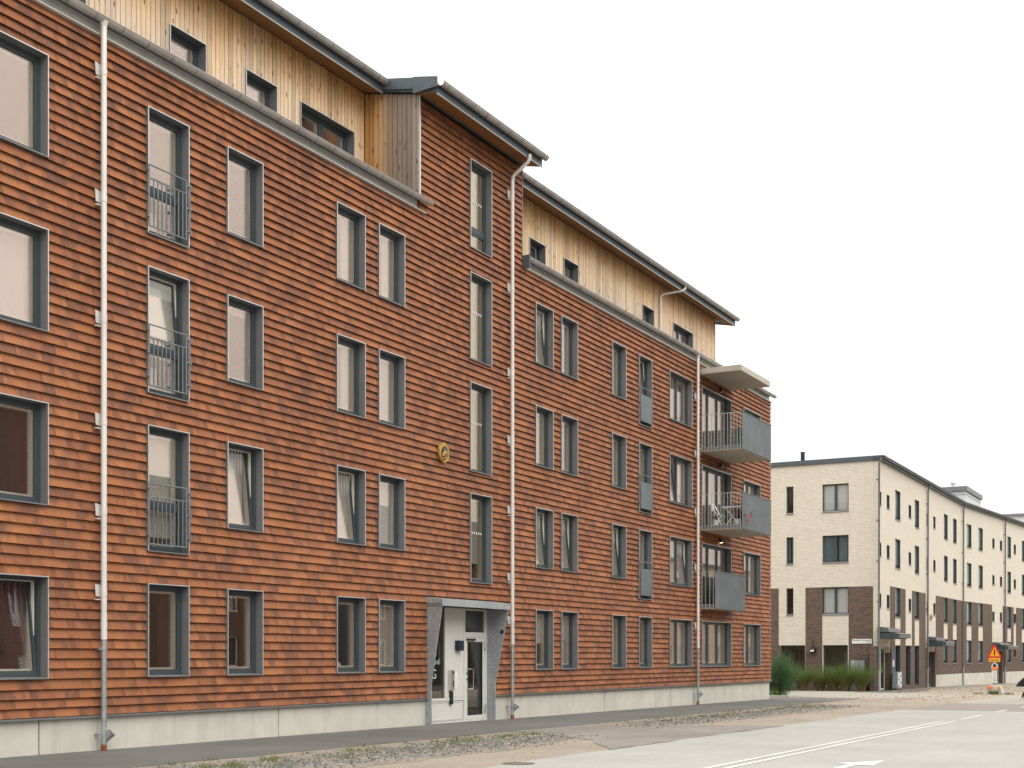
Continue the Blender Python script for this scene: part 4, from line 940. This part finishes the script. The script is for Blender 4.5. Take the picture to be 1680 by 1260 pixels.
for f in gA: win2(PF, *f, full=True, sill=False, rec=.10, lining=True)
for f in gA2: win2(PF, *f, blind='g', rec=.09, lining=True)
# bent facade C
fc = []; bigC = [(1.15, 2.4), (4.33, 5.52), (12.94, 14.05), (17.7, 18.8), (24, 25.2), (27.5, 28.7)]; smC = [(8.3, 8.95), (10.6, 11.26), (15.0, 15.7), (21, 21.7)]
for i in range(3):
    fc += [(a, b, *rA[i]) for a, b in bigC]; fc += [(a, b, *rS[i]) for a, b in smC]
fc2 = [(a, b, -.43, 1.2) for a, b in bigC] + [(15.0, 15.7, .0, .77)]
dC = [(8.6, 11.2, -2.6, .42)]
crC = [(a, b, 1.2, 2.26) for a, b in bigC] + [(8.25, 11.45, .5, 3.99), (15.0, 15.7, .78, 3.99)]
facade(PC, 0.002, 40, -3.2, fc + fc2 + dC, rsub([(0.002, 40, -3.2, 3.99)], crC), [(.05, 8.2), (11.6, 22)])
for i, f in enumerate(fc): win2(PC, *f, blind='g', rec=.09, fw=.045, lining=True)
for f in fc2: win2(PC, *f, blind='g', rec=.09, lining=True)
# entrance doors and canopies
def door2(mapf, s0, s1, z0, z1, rec=.25):
    m = (s0 + s1) / 2 + .2
    d = MB(mapf).ring(s0, m - .003, z0, z1, .09, -rec - .06, -rec).ring(m + .003, s1, z0, z1, .09, -rec - .06, -rec).build('door', 'door_white' if s0 < 80 else 'casing_metal', b2)
    MB(mapf).box(s0 + .088, m - .09, -rec - .04, -rec - .02, z0 + .088, z1 - .088).build('pane', 'shop_glass', d); MB(mapf).box(m + .09, s1 - .088, -rec - .04, -rec - .02, z0 + .088, z1 - .088).build('pane', 'shop_glass', d)
    MB(mapf).tube([(m + .15, -rec, z0 + 1.0), (m + .15, -rec + .06, z0 + 1.0), (m + .15, -rec + .06, z0 + 1.25), (m + .15, -rec, z0 + 1.25)], .016, 8).build('handle', 'chrome', d)
    MB(mapf).box(s0 + .3, m - .35, -rec - .018, -rec - .012, z0 + .8, z0 + 1.7).build('poster', 'poster_blue', d); MB(mapf).box(s0 + .14, s0 + .5, -rec - .017, -rec - .012, z1 - .75, z1 - .15).build('notice', 'white_paint', d)
def canopy2(mapf, s0, s1, z0, z1):
    c = MB(mapf).prism([(.001, z0 + .35), (.001, z1), (.55, z1 - .08), (.60, z0 + .40), (.60, z0 + .35)], lambda d, z: (s0, d, z), lambda d, z: (s1, d, z)).build('door_canopy', 'dark_canopy', b2)
    MB(mapf).box(s0, s1 + .05, .001, .95, z0, z0 + .30).build('canopy_base', 'frame_metal', c); MB(mapf).box(s0 + .3, s1 + .25, .952, 1.12, z0 + .05, z0 + .27).build('canopy_gutter', 'dark_canopy', c); MB(mapf).box(s0 + .28, s1 + .27, .951, 1.15, z0 + .272, z0 + .30).build('gutter_lip', 'trim_metal', c)
door2(PF, 73.65, 76.25, gz(75) + .03, .56); door2(PF, 86.8, 89.05, gz(88) + .03, .32); door2(PC, 8.65, 11.15, gz(108) + .03, .40)
canopy2(PF, 73.4, 76.3, 1.0, 1.66); canopy2(PF, 86.55, 89.4, .68, 1.3); canopy2(PC, 8.3, 11.5, .56, 1.14)
# eaves, gutters, roof, downpipes
def eaves(mapf, s0, s1):
    MB(mapf).prism([(-.28, B_TOP + .002), (.18, B_TOP + .002), (.18, B_TOP + .12), (-.28, B_TOP + .22)], lambda d, z: (s0, d, z), lambda d, z: (s1, d, z)).build('eaves', 'frame_metal', b2)
    g = MB(mapf); n = 8; pr = [(.26 + .08 * math.cos(math.pi + math.pi * i / n), B_TOP + .17 + .08 * math.sin(math.pi + math.pi * i / n)) for i in range(n + 1)]; pr += [(.26 + (a - .26) * .9, B_TOP + .17 + (b - B_TOP - .17) * .9) for a, b in pr[::-1]]
    o = g.prism(pr, lambda d, z: (s0, d, z), lambda d, z: (s1, d, z)).build('gutter', 'wall_paint_grey', b2)
    m = MB(mapf); s = s0 + .3
    while s < s1: m.box(s - .012, s + .012, .17, .35, B_TOP + .172, B_TOP + .182); m.box(s - .012, s + .012, .335, .348, B_TOP + .09, B_TOP + .17); s += .6
    m.build('brackets', 'dark_roof_metal', o, kind='stuff')
    m = MB(mapf); s = s0
    while s < s1 - .1: m.box(s, s + .24, .0, .30, B_TOP + .225, B_TOP + .25 + .02 * (int(s * 4) % 2)); s += .27
    m.build('eaves_tiles', 'wall_paint_grey', b2, kind='stuff')
eaves(PF, YB - .1, 98.9); eaves(PC, .05, 40)
MB(PL).prism([(-36, B_TOP + .002), (XB + .1, B_TOP + .002), (XB + .1, B_TOP + .26), (-36, B_TOP + .26)], lambda a, z: (a, -.28, z), lambda a, z: (a, .08, z)).build('verge', 'dark_roof_metal', b2)
MB().box(-35.9, XB - .3, YB + .29, 98.6, B_TOP + .05, B_TOP + .25).build('roof', 'dark_roof_metal', b2)
MB(PC).box(0.1, 40, -18, -.29, B_TOP + .05, B_TOP + .25).build('roof', 'dark_roof_metal', b2)
MB().box(-35.9, XB - 3.0, YB + 3, 98.6, -2.6, B_TOP).build('interior_wall', 'plaster', b2); MB(PC).box(.3, 39.8, -17.9, -3.2, -2.6, B_TOP).build('interior_wall', 'plaster', b2)
for zf in (1.35, 4.35, 7.15): MB().box(-35.9, XB - .31, YB + .31, 98.6, zf - .3, zf).build('floor_slab', 'plaster', b2); MB(PC).box(.3, 39.8, -3.19, -.31, zf - .3, zf).build('floor_slab', 'plaster', b2)
def pipe2(mapf, s, zg=-.7):
    o = MB(mapf).tube([(s, .24, B_TOP + .12), (s, .24, B_TOP - .02), (s, .12, B_TOP - .25), (s, .10, zg)], .055, 10).build('downpipe', 'wall_paint_grey', b2, smooth=True); y = mapf(s, 0, 0)[1]
    MB(mapf).tube([(s, .10, zg), (s, .10, gz(y))], .06, 10).build('lower_pipe', 'pipe_galv', o, smooth=True)
    m = MB(mapf)
    for zc in (9.6, 7.4, 5.2, 3, .8): m.box(s - .12, s - .02, .0, .12, zc - .03, zc + .03)
    m.build('clamps', 'dark_roof_metal', o, kind='stuff')
pipe2(PF, 73.28); pipe2(PF, 86.35); pipe2(PF, 98.75); pipe2(PC, 11.8); pipe2(PC, 23)
# penthouse and roof vents
ph = MB().box(-24.5, -19.2, 112, 119.2, 10.9, 13.35).build('penthouse', 'pale_panel', b2)
for zc in (11.5, 12.3, 13.05): MB().box(-24.52, -19.18, 111.98, 119.22, zc, zc + .03).build('panel_joint', 'casing_metal', ph)
MB().box(-24.7, -19.05, 111.85, 119.35, 13.352, 13.72).build('penthouse_roof', 'casing_metal', ph)
for x, y, h in ((-21.3, 108, 12.6), (-20.6, 114.5, 14.4)):
    MB().box(x - .4, x + .4, y - .4, y + .4, 11, h - .45).build('vent_box', 'dark_roof_metal', b2); MB().lathe([(.14, 0), (.14, .28), (.24, .32), (.24, .42), (.1, .46)], (x, y, h - .44), 14).build('roof_vent', 'vent_white', b2)
MB().lathe([(.12, 0), (.12, .75), (.13, .76), (.13, .82), (.05, .83)], (-21.9, 75.5, B_TOP + .2), 12).build('vent_pipe', 'black_plastic', b2)
# signs and boxes on the wall
sg = empty('street_sign', PL(-18.08, .0, .74), label='white street name sign on the dark brick gable corner', cat='street sign')
MB(PL).box(-18.62, -17.54, .001, .03, .74, .99).build('sign_plate', 'white_paint', sg)
TL = lambda s, z, d=.033: Matrix(((1, 0, 0, s), (0, 0, -1, YB - d), (0, 1, 0, z), (0, 0, 0, 1)))
text_mesh('lettering', 'Marlevens Tennisgränd', .105, TL(-18.08, .885), 'black_plastic', sg); text_mesh('lettering', '14-18', .085, TL(-17.62, .78), 'black_plastic', sg, 'RIGHT')
ec = empty('electric_cabinet', PL(-18.2, .2, gz(73)), label='galvanised electric cabinet against the brick gable behind ornamental grass', cat='cabinet')
MB(PL).box(-18.62, -17.83, .12, .42, gz(73), -.17).build('body', 'cabinet_galv', ec, bevel=.015); MB(PL).box(-18.2, -18.19, .421, .425, gz(73) + .1, -.22).build('door_gap', 'black_plastic', ec); MB(PL).box(-18.1, -17.95, .38, .44, -.19, -.10).build('cap', 'copper_rust', ec); MB(PL).box(-18.5, -18.42, .421, .43, -.3, -.23).build('label_plate', 'white_paint', ec)
mp_ = empty('display_case', PF(76.98, .0, -.9), label='dark grey wall display case beside the glazed corner entrance', cat='display case')
MB(PF).box(76.45, 77.5, .001, .07, -1.0, .42).build('case', 'dark_grey_board', mp_, bevel=.01); MB(PF).box(76.75, 77.15, .071, .075, -.55, -.15).build('poster', 'sticker_mix', mp_)
pb = empty('mailbox_cabinet', (-16.8, 76.5, gz(75)), label='grey metal box with white stickers standing by the corner entrance', cat='cabinet')
yb = 76.0; x0, x1 = -16.95, -16.67
MB().box(x0, x1, yb, yb + 1.1, gz(75) + .10, -.83).build('body', 'cabinet_galv', pb, bevel=.02); MB().box(x0 + .03, x1 - .03, yb + .04, yb + 1.06, gz(75), gz(75) + .099).build('foot', 'dark_grey_board', pb)
MB().box(x1 + .001, x1 + .012, yb + .05, yb + 1.05, gz(75) + .16, -.88).build('door', 'pale_panel', pb)
for i in range(4):
    for j in range(2):
        MB().box(x1 + .013, x1 + .018, yb + .2 + j * .42, yb + .44 + j * .42, -1.12 - i * .19, -1.0 - i * .19).build('sticker', ['white_paint', 'dark_grey_board'][(i + j) % 2], pb)
ge = empty('wall_emblem', PF(87.7, 0, 2.35), label='small gold oval plaque on the cream brick facade above second door', cat='emblem')
MB(PF).prism([(87.7 + .34 * math.sin(2 * math.pi * i / 18), 2.53 + .2 * math.cos(2 * math.pi * i / 18)) for i in range(18)], lambda a, z: (a, .001, z), lambda a, z: (a, .06, z)).build('shield', 'gold', ge)
MB(PF).prism([(87.7 + .2 * math.sin(2 * math.pi * i / 18), 2.53 + .13 * math.cos(2 * math.pi * i / 18)) for i in range(18)], lambda a, z: (a, .061, z), lambda a, z: (a, .07, z)).build('field', 'emblem_blue', ge)
# distant white building over the roofs
fb = empty('distant_building', (-17, 160, gz(160)), label='pale distant building showing above the brick roof at the right edge', cat='building')
MB().box(-26, -8, 160, 185, -3, 15.9).build('wall', 'far_white', fb); MB().box(-26.2, -7.8, 159.8, 185.2, 15.902, 16.15).build('roof_edge', 'casing_metal', fb); MB().box(-16.5, -9, 164, 172, 16.152, 18.3).build('plant_room', 'far_white', fb)
for i in range(6): MB().box(-24 + i * 2.6, -22.6 + i * 2.6, 159.93, 159.99, 11.5, 13).build('window', 'frame_metal', fb)

# ================================================================== PLANTS
def shrub(cx, cy, h, rad, name, label, mat, n=1500, bl=.22):
    o = empty(name, (cx, cy, gz(cy)), label=label, cat='shrub'); z0 = gz(cy); st = MB(); lf = MB(); ends = []
    for i in range(16):
        a = random.random() * 6.283; r = rad * random.uniform(.25, .95); tip = Vector((cx + r * math.cos(a), cy + r * math.sin(a), z0 + h * random.uniform(.55, 1.0) * (1 - .35 * (r / rad) ** 2))); b = Vector((cx + .12 * math.cos(a), cy + .12 * math.sin(a), z0))
        pts = [b.lerp(tip, t) + Vector((0, 0, .12 * h * math.sin(t * 3.14))) for t in (0, .3, .6, 1)]; st.tube([tuple(p) for p in pts], [.022, .016, .011, .005], 5); ends.append(pts)
    st.build('stems', 'bark', o, smooth=True)
    for i in range(n):
        pts = random.choice(ends); t = random.random() ** .7 * 2.99; k = int(t); p = pts[k].lerp(pts[k + 1], t - k) + Vector([random.gauss(0, rad * .15) for _ in range(3)])
        if p.z < z0 + .05: p.z = z0 + .05 + random.random() * .2
        u = (p - Vector((cx, cy, z0 + h * .25))).normalized() + Vector((0, 0, .55)) + Vector([random.gauss(0, .35) for _ in range(3)]); u.normalize(); L = bl * random.uniform(.6, 1.2)
        for j in range(5):                                    # a feathery spray of needles
            q = p + u * (L * j / 5); d = (u + Vector([random.gauss(0, .55) for _ in range(3)])).normalized(); sd_ = d.cross(Vector((random.gauss(0, 1), random.gauss(0, 1), random.gauss(0, 1)))).normalized() * .007; e = q + d * L * .55
            lf.add([tuple(q - sd_), tuple(q + sd_), tuple(e)], [(0, 1, 2)])
    lf.build('foliage', mat, o, recalc=False); return o
shrub(-18.62, 60.2, 1.8, 1.12, 'shrub', 'feathery dark green shrub at the corner of the tiled building', 'shrub_leaf', 3400, .26)
mb = MB(); hb = empty('ground_cover', (-18.2, 58.6, gz(58.6)), label='bright green low leafy plant at the foot of the shrub', cat='plant')
for i in range(260):
    x, y = random.gauss(-18.55, .4), random.gauss(58.5, .35); z = gz(y) + random.uniform(.03, .3); a = random.random() * 6.28; s = random.uniform(.04, .08); t = random.uniform(-.4, .5)
    mb.add([(x, y, z), (x + s * math.cos(a + .6), y + s * math.sin(a + .6), z + s * t), (x + 1.7 * s * math.cos(a), y + 1.7 * s * math.sin(a), z + s * t * .5), (x + s * math.cos(a - .6), y + s * math.sin(a - .6), z + s * t)], [(0, 1, 2, 3)])
mb.build('leaves', 'herb', hb, recalc=False)
MB().box(-20.5, -17.3, 57.62, 57.8, gz(57.7) - .1, gz(57.7) + .09).build('kerb', 'kerb_concrete', kind='structure', bevel=.015)
GL = [(-20.95, 72.3, 1.3, 'ornamental grass clump nearest the feathery shrub'), (-20.05, 72.45, 1.0, 'lowest ornamental grass clump, under the round wall lamp'), (-19.3, 72.3, 1.35, 'ornamental grass clump in front of the right shop window'), (-18.6, 72.25, 1.3, 'ornamental grass clump at the left edge of the galvanised cabinet'), (-17.75, 72.2, 1.38, 'rightmost ornamental grass clump, in front of the cabinet'), (-21.95, 72.4, 1.25, 'ornamental grass clump half hidden behind the feathery shrub')]
for x, y, h, lab in GL:
    o = empty('ornamental_grass', (x, y, gz(y)), label=lab, cat='grass', group='ornamental grasses along the gable')
    m = MB(); blades(m, x, y, gz(y), 1300, .2, h * .5, h * 1.42, .008, .8, 4); m.build('blades', 'grass_blade', o, recalc=False)

# ================================================================== STREET THINGS
sx, sy = -10.56, 69.7; sz = gz(sy)
va = math.atan2(-sx, sy)                                          # signs face the camera side of the road
ts = empty('warning_sign', (sx, sy, sz), label='orange and red triangular warning sign on a post in a concrete foot', cat='road sign')
def PS(s, d, z):
    c, q = math.cos(va * .6), math.sin(va * .6); return (sx + s * c + d * q, sy + s * q * -1 * -1 - d * c, z)
MB().tube([(sx, sy, sz), (sx, sy, .45)], .032, 10).build('post', 'pipe_galv', ts, smooth=True)
def tri(r, dz=0):
    return [(0, .02 + r + dz), (-r * .92, .02 - r * .55 + dz), (r * .92, .02 - r * .55 + dz)]
MB(PS).prism([(-.03, .62), (.03, .62), (.33, .02), (.30, -.03), (-.30, -.03), (-.33, .02)], lambda a, z: (a, .04, z), lambda a, z: (a, .055, z)).build('triangle_plate', 'sign_red', ts)
MB(PS).prism([(0, .50), (.235, .04), (-.235, .04)], lambda a, z: (a, .056, z), lambda a, z: (a, .06, z)).build('triangle_field', 'sign_amber', ts)
MB(PS).box(-.03, .03, .061, .064, .09, .38).build('bar_symbol', 'black_plastic', ts)
sub = MB(PS).box(-.27, .27, .04, .055, -.24, -.045).build('lower_plate', 'sign_amber', ts)
c_, q_ = math.cos(va * .6), math.sin(va * .6); o_ = PS(0, .057, -.175)
text_mesh('lettering', 'Byggtrafik', .105, Matrix(((c_, 0, q_, o_[0]), (q_, 0, -c_, o_[1]), (0, 1, 0, o_[2]), (0, 0, 0, 1))), 'black_plastic', sub)
ft = MB().prism([(-.42, 0), (.42, 0), (.30, .42), (-.30, .42)], lambda a, z: (sx + a, sy - .3, sz + z), lambda a, z: (sx + a, sy + .3, sz + z)).build('foot', 'kerb_concrete', ts, bevel=.03)
MB().prism([(-.32, .27), (-.05, .27), (-.05, .40), (-.31, .40)], lambda a, z: (sx + a, sy - .315, sz + z), lambda a, z: (sx + a, sy - .302, sz + z)).build('reflector', 'sign_orange', ts); MB().prism([(.2, .27), (.33, .27), (.31, .40), (.2, .40)], lambda a, z: (sx + a, sy - .315, sz + z), lambda a, z: (sx + a, sy - .302, sz + z)).build('reflector', 'sign_amber', ts)
cf = empty('cutout_figure', PS(0, .04, -1.4), label='flat cutout of a figure with orange vest fixed to the sign post', cat='cutout board')
def cut(name, poly, mat, d=.0): MB(PS).prism(poly, lambda a, z: (a, .042 + d, z), lambda a, z: (a, .052 + d, z)).build(name, mat, cf)
cut('backing', [(-.15, -.48), (-.13, -.6), (-.11, -1.28), (-.02, -1.28), (0, -.9), (.03, -1.28), (.11, -1.28), (.12, -.62), (.16, -.52), (.12, -.36), (.06, -.31), (.06, -.19), (-.05, -.19), (-.06, -.31), (-.11, -.35)], 'white_paint')
cut('head', [(-.035, -.32), (.035, -.32), (.045, -.25), (.02, -.205), (-.03, -.21), (-.045, -.26)], 'skin', .011); cut('jacket', [(-.09, -.48), (-.075, -.37), (0, -.33), (.08, -.37), (.1, -.48)], 'emblem_blue', .011); cut('vest', [(-.1, -.66), (-.12, -.485), (.13, -.485), (.15, -.57), (.09, -.67)], 'sign_orange', .011); cut('trousers', [(-.085, -1.2), (-.08, -.68), (.08, -.68), (.085, -1.2), (.03, -1.2), (0, -.85), (-.03, -1.2)], 'trouser_pale', .011)
gt = empty('grass_tuft', (sx, sy - .5, sz), label='yellow green grass tuft growing around the sign foot', cat='grass')
m = MB(); blades(m, sx + .02, sy - .42, sz, 260, .22, .15, .38, .008, .7, 3); blades(m, sx - .75, sy - .2, sz, 120, .25, .06, .16, .008, .8, 2); blades(m, sx + .7, sy - .2, sz, 110, .25, .06, .16, .008, .8, 2); m.build('blades', 'weed', gt, recalc=False)

# person walking out of the frame on the right
def skin(name, V, Ed, Rr, mat, parent, sub=2, root=0):
    me = bpy.data.meshes.new(name); me.from_pydata([tuple(v) for v in V], Ed, []); o = bpy.data.objects.new('tmp', me); col.objects.link(o)
    md = o.modifiers.new('s', 'SKIN'); 
    for i, r in enumerate(Rr): me.skin_vertices[0].data[i].radius = (r, r) if not isinstance(r, tuple) else r
    me.skin_vertices[0].data[root].use_root = True
    ss = o.modifiers.new('u', 'SUBSURF'); ss.levels = ss.render_levels = sub
    dg = bpy.context.evaluated_depsgraph_get(); dg.update(); nm = bpy.data.meshes.new_from_object(o.evaluated_get(dg)); bpy.data.objects.remove(o)
    nm.name = name; nm.materials.clear(); nm.materials.append(M[mat]); nm.polygons.foreach_set('use_smooth', [True] * len(nm.polygons))
    ob = bpy.data.objects.new(name, nm); return place(ob, parent, (WL[parent.name]))
px, py = -7.54, 59.0; pz = gz(py) + .014
pe = empty('person', (px, py, pz), label='person in black coat and white shoes walking out at the right edge', cat='person')
# local frame: walks towards +X
V = [(0, 0, .95), (0, 0, 1.12), (0, 0, 1.35), (0, 0, 1.48), (.03, 0, 1.58), (.04, 0, 1.68),
     (0, .09, .90), (.13, .10, .50), (-.06 + .1, .10, .10), (.15, .10, .05),
     (0, -.09, .90), (-.10, -.10, .50), (-.30, -.10, .12), (-.20, -.10, .05),
     (0, .20, 1.40), (-.10, .24, 1.14), (.08, .25, .93), (.12, .25, .84), (0, -.20, 1.40), (.06, -.24, 1.13), (.22, -.22, 1.0), (.28, -.21, .95)]
Ed = [(0, 1), (1, 2), (2, 3), (3, 4), (4, 5), (0, 6), (6, 7), (7, 8), (8, 9), (0, 10), (10, 11), (11, 12), (12, 13), (2, 14), (14, 15), (15, 16), (16, 17), (2, 18), (18, 19), (19, 20), (20, 21)]
Rr = [(.16, .12), (.14, .11), (.17, .11), .055, .085, .09, .095, .065, .045, .04, .095, .065, .045, .04, .065, .048, .036, .03, .065, .048, .036, .03]
skin('body', V, Ed, Rr, 'black_cloth', pe)
hd = MB(); hd.lathe([(.02, 0), (.07, .03), (.095, .12), (.09, .2), (.05, .26), (.01, .27)], (px + .045, py, pz + 1.52), 14); hd.build('head', 'skin', pe, smooth=True)
hh = MB(); hh.lathe([(.10, .10), (.108, .18), (.07, .27), (.01, .285)], (px + .03, py, pz + 1.52), 14); hh.build('hair', 'hair', pe, smooth=True)
# coat: skirt flaring out behind the legs
co = MB(); nn = 18; vs = []
for z, rx, ry, ox in ((1.42, .17, .22, 0), (1.12, .17, .2, 0), (.95, .2, .22, -.02), (.72, .30, .25, -.10), (.55, .36, .27, -.12)):
    vs += [(px + ox + rx * math.cos(2 * math.pi * j / nn) * (1.25 if math.cos(2 * math.pi * j / nn) < 0 and z < .9 else 1), py + ry * math.sin(2 * math.pi * j / nn), pz + z) for j in range(nn)]
co.add(vs, [(i * nn + j, i * nn + (j + 1) % nn, (i + 1) * nn + (j + 1) % nn, (i + 1) * nn + j) for i in range(4) for j in range(nn)]); co.build('coat', 'black_cloth', pe, smooth=True, recalc=False)
for ox, oy in ((.05, .10), (-.29, -.10)): MB().prism([(-.08, 0), (.20, 0), (.20, .04), (.12, .085), (-.02, .11), (-.08, .09)], lambda a, z: (px + ox + a, py + oy - .05, pz + z), lambda a, z: (px + ox + a, py + oy + .05, pz + z)).build('shoe', 'shoe_white', pe, bevel=.015)

# balcony furniture on the middle balcony (floor z = 4.78)
BZ = 4.78
def bp(s, d, z): return P(47.0 + s, d, BZ + z)
tb = empty('folding_table', bp(0, .95, 0), label='white folding table on the middle balcony', cat='table')
for i in range(6): MB(bp).box(-.10 + i * .13, .02 + i * .13, .55, 1.38, .69, .735).build('slat', 'white_paint', tb)
for s_ in (.0, .58):
    MB(bp).tube([(s_, .62, 0), (s_, 1.25, .70)], .03, 6).build('leg', 'white_paint', tb); MB(bp).tube([(s_ + .03, 1.25, 0), (s_ + .03, .62, .70)], .03, 6).build('leg', 'white_paint', tb)
MB(bp).lathe if False else None
def fchair(s, d, label, flip):
    c = empty('folding_chair', bp(s, d, 0), label=label, cat='chair', group='white folding chairs on the balcony'); f = flip
    for i in range(4): MB(bp).box(s - .2, s + .2, d - .18 + i * .1, d - .1 + i * .1, .44, .46).build('slat', 'white_paint', c)
    for e in (-.2, .2):
        MB(bp).tube([(s + e, d + .22 * f, 0), (s + e, d - .25 * f, .88)], .027, 6).build('leg', 'white_paint', c); MB(bp).tube([(s + e * .86, d - .25 * f, 0), (s + e * .86, d + .2 * f, .44)], .027, 6).build('leg', 'white_paint', c)
    for i in range(3): MB(bp).box(s - .2, s + .2, d - .262 * f + i * .0 - .008 + (.03 * f if i == 0 else .015 * f if i == 1 else 0), d - .246 * f + (.03 * f if i == 0 else .015 * f if i == 1 else 0), .62 + i * .1, .69 + i * .1).build('back_slat', 'white_paint', c)
fchair(.2, .32, 'white slatted folding chair nearest the balcony door', 1); fchair(1.05, 1.0, 'white slatted folding chair behind the balcony table', -1)
def potplant(loc, pot_h, pot_r, label, mat_pot, leaf, n, h, spread, petal=None, name='potted_plant', ls=.05):
    x, y, z = loc; o = empty(name, loc, label=label, cat='plant')
    MB().lathe([(pot_r * .72, 0), (pot_r, pot_h), (pot_r * .88, pot_h), (pot_r * .85, pot_h * .85)], loc, 14).build('pot', mat_pot, o, smooth=True)
    m = MB(); st = MB(); fl = MB()
    for i in range(n):
        a = random.random() * 6.28; r = spread * math.sqrt(random.random()); q = Vector((x + r * math.cos(a), y + r * math.sin(a), z + pot_h + h * random.uniform(.25, 1)))
        if i % 4 == 0: st.tube([(x, y, z + pot_h * .8), tuple(q)], .004, 4)
        u = Vector((math.cos(a), math.sin(a), random.uniform(-.3, .9))).normalized(); w = u.cross(Vector((0, 0, 1))).normalized() * ls * .35
        tgt = fl if petal and random.random() < .35 else m; tgt.add([tuple(q - u * ls * .5), tuple(q + w), tuple(q + u * ls), tuple(q - w)], [(0, 1, 2, 3)])
    m.build('leaves', leaf, o, recalc=False); st.build('stems', 'pot_leaf', o)
    if petal and fl.v: fl.build('petals', petal, o, recalc=False)
    return o
potplant(bp(-.6, .5, 0), .2, .13, 'small green plant in a pale pot by the balcony door', 'pot_white', 'pot_leaf', 60, .2, .16)
potplant(bp(-.55, 1.30, 0), .2, .14, 'pink flowering pot plant at the balcony corner', 'pot_white', 'pot_leaf', 160, .33, .26, 'petal_pink', 'flower_pot', .09)
potplant(bp(.1, 1.35, 0), .2, .14, 'red pink flowers in a pot behind the balcony panel', 'pot_white', 'pot_leaf', 130, .3, .25, 'petal_pink', 'flower_pot', .09)
# pink blossoms hanging over the outside of the panel
fg = empty('hanging_blossom', P(46.62, 1.6, 4.9), label='pink blossom hanging over the outside of the balcony panel', cat='flower'); m = MB()
for i in range(40):
    s_, z_ = random.gauss(46.72, .13), random.gauss(5.02, .1); d_ = 1.58 + random.uniform(0, .06); a = random.random() * 6.28; e = .05
    m.add([P(s_, d_, z_), P(s_ + e * math.cos(a), d_ + .03, z_ + e * math.sin(a)), P(s_ + e * 1.3 * math.cos(a + .7), d_ + .02, z_ + e * 1.3 * math.sin(a + .7))], [(0, 1, 2)])
m.build('petals', 'petal_pink', fg, recalc=False)
# things on the window sills (inside)
SI = XF - .40
def sillpos(s, row, d=-.40): return (XF + d, s, TOPS[row] - WH + .04)
for w_ in ((14.2, 0), (20.4, 0), (24.1, 0), (25.6, 0), (14.85, 1), (20.25, 3), (33.4, 3)):
    MB(P).box(w_[0] - .5, w_[0] + .6, -.52, -.302, TOPS[w_[1]] - WH + .015, TOPS[w_[1]] - WH + .037).build('inner_sill', 'sash_cream', bld)
potplant(sillpos(14.92, 0), .28, .14, 'green pot plant in a white pot in the lower left window', 'pot_white', 'pot_leaf', 170, .32, .2, None, 'potted_plant', .08)
potplant(sillpos(20.42, 0), .12, .11, 'leafy plant in small white pot in ground floor window', 'pot_white', 'pot_leaf', 120, .3, .18, None, 'potted_plant', .09)
potplant(sillpos(25.55, 0), .14, .1, 'broad leaved plant in the ground floor window left of the entrance', 'pot_white', 'pot_leaf', 60, .5, .2, None, 'potted_plant', .16)
potplant(sillpos(14.9, 1), .22, .05, 'dried flower stalks in a dark vase in the second floor left window', 'black_plastic', 'weed', 45, .35, .18, None, 'flower_vase', .07)
dl = MB(); dl.lathe([(.16, 0), (.155, .05), (.13, .1), (.08, .14), (.02, .155)], (XF - .42, 24.25, TOPS[0] - WH + .12), 18); dl.build('dome_lamp', 'white_paint', smooth=True, label='white dome shaped lamp on the ground floor window sill', cat='lamp'); 
MB().box(XF - .55, XF - .33, 24.0, 24.5, TOPS[0] - WH + .04, TOPS[0] - WH + .118).build('wooden_tray', 'soffit_wood', label='low wooden tray under the white dome lamp', cat='tray')
MB().lathe([(.07, 0), (.075, .01), (.075, .14), (.07, .15)], (XF - .4, 20.3, TOPS[3] - WH + .04), 14).build('white_canister', 'white_paint', smooth=True, label='small white canister on the sill of an upper window', cat='canister')

# ================================================================== ACROSS THE STREET (seen in the window panes)
def opposite(name, x, y0, y1, zt, mat, label, gable=False):
    o = empty(name, (x, (y0 + y1) / 2, gz(50)), label=label, cat='building'); PO = lambda s, d, z: (x - d, s, z); hs_ = []
    for r in range(int((zt + 1.6) / 2.9)):
        s = y0 + 1.5
        while s < y1 - 2: hs_.append((s, s + 1.3, -.5 + r * 2.9, 1.1 + r * 2.9)); s += 3.4
    m = MB(PO)
    for q in rsub([(y0, y1, -3, zt)], hs_): m.box(q[0], q[1], -.4, 0, q[2], q[3])
    m.build('wall', mat, o); MB(PO).box(y0, y1, -10, -.402, -3, zt - .01).build('core', 'wall_paint_grey', o)
    for h in hs_: w = MB(PO).ring(*h, .07, -.2, -.12).build('window', 'white_paint', o); MB(PO).box(h[0] + .06, h[1] - .06, -.18, -.16, h[2] + .06, h[3] - .06).build('pane', 'far_glass', w)
    if gable: MB(PO).prism([(-10.4, zt + .002), (.4, zt + .002), (-5, zt + 4)], lambda d, z: (y0 - .3, d, z), lambda d, z: (y1 + .3, d, z)).build('roof', 'dark_roof_metal', o)
    else: MB(PO).box(y0 - .2, y1 + .2, -10.2, .25, zt + .002, zt + .3).build('roof', 'dark_roof_metal', o)
opposite('brick_block', 12, 20, 45.5, 12.4, 'brown_brick', 'tall brown brick block across the street, reflected in the leftmost windows')
opposite('low_brick_block', 12.2, 46.5, 64, 8.6, 'brown_brick', 'lower brown brick block across the street, reflected in ground floor windows')
opposite('gabled_house', 12.5, 68, 92, 6.5, 'dark_brick', 'dark brick house with pitched roof across the street, reflected in windows', True)
opposite('plaster_block', 12, 98, 150, 9.0, 'cream_brick', 'pale block further along the opposite side, reflected in far windows')

# ------------------------------------------------------------------ lift everything so that the pavement lies near z = 0
for o in list(scene.objects):
    if o.parent is None: o.location.z += E
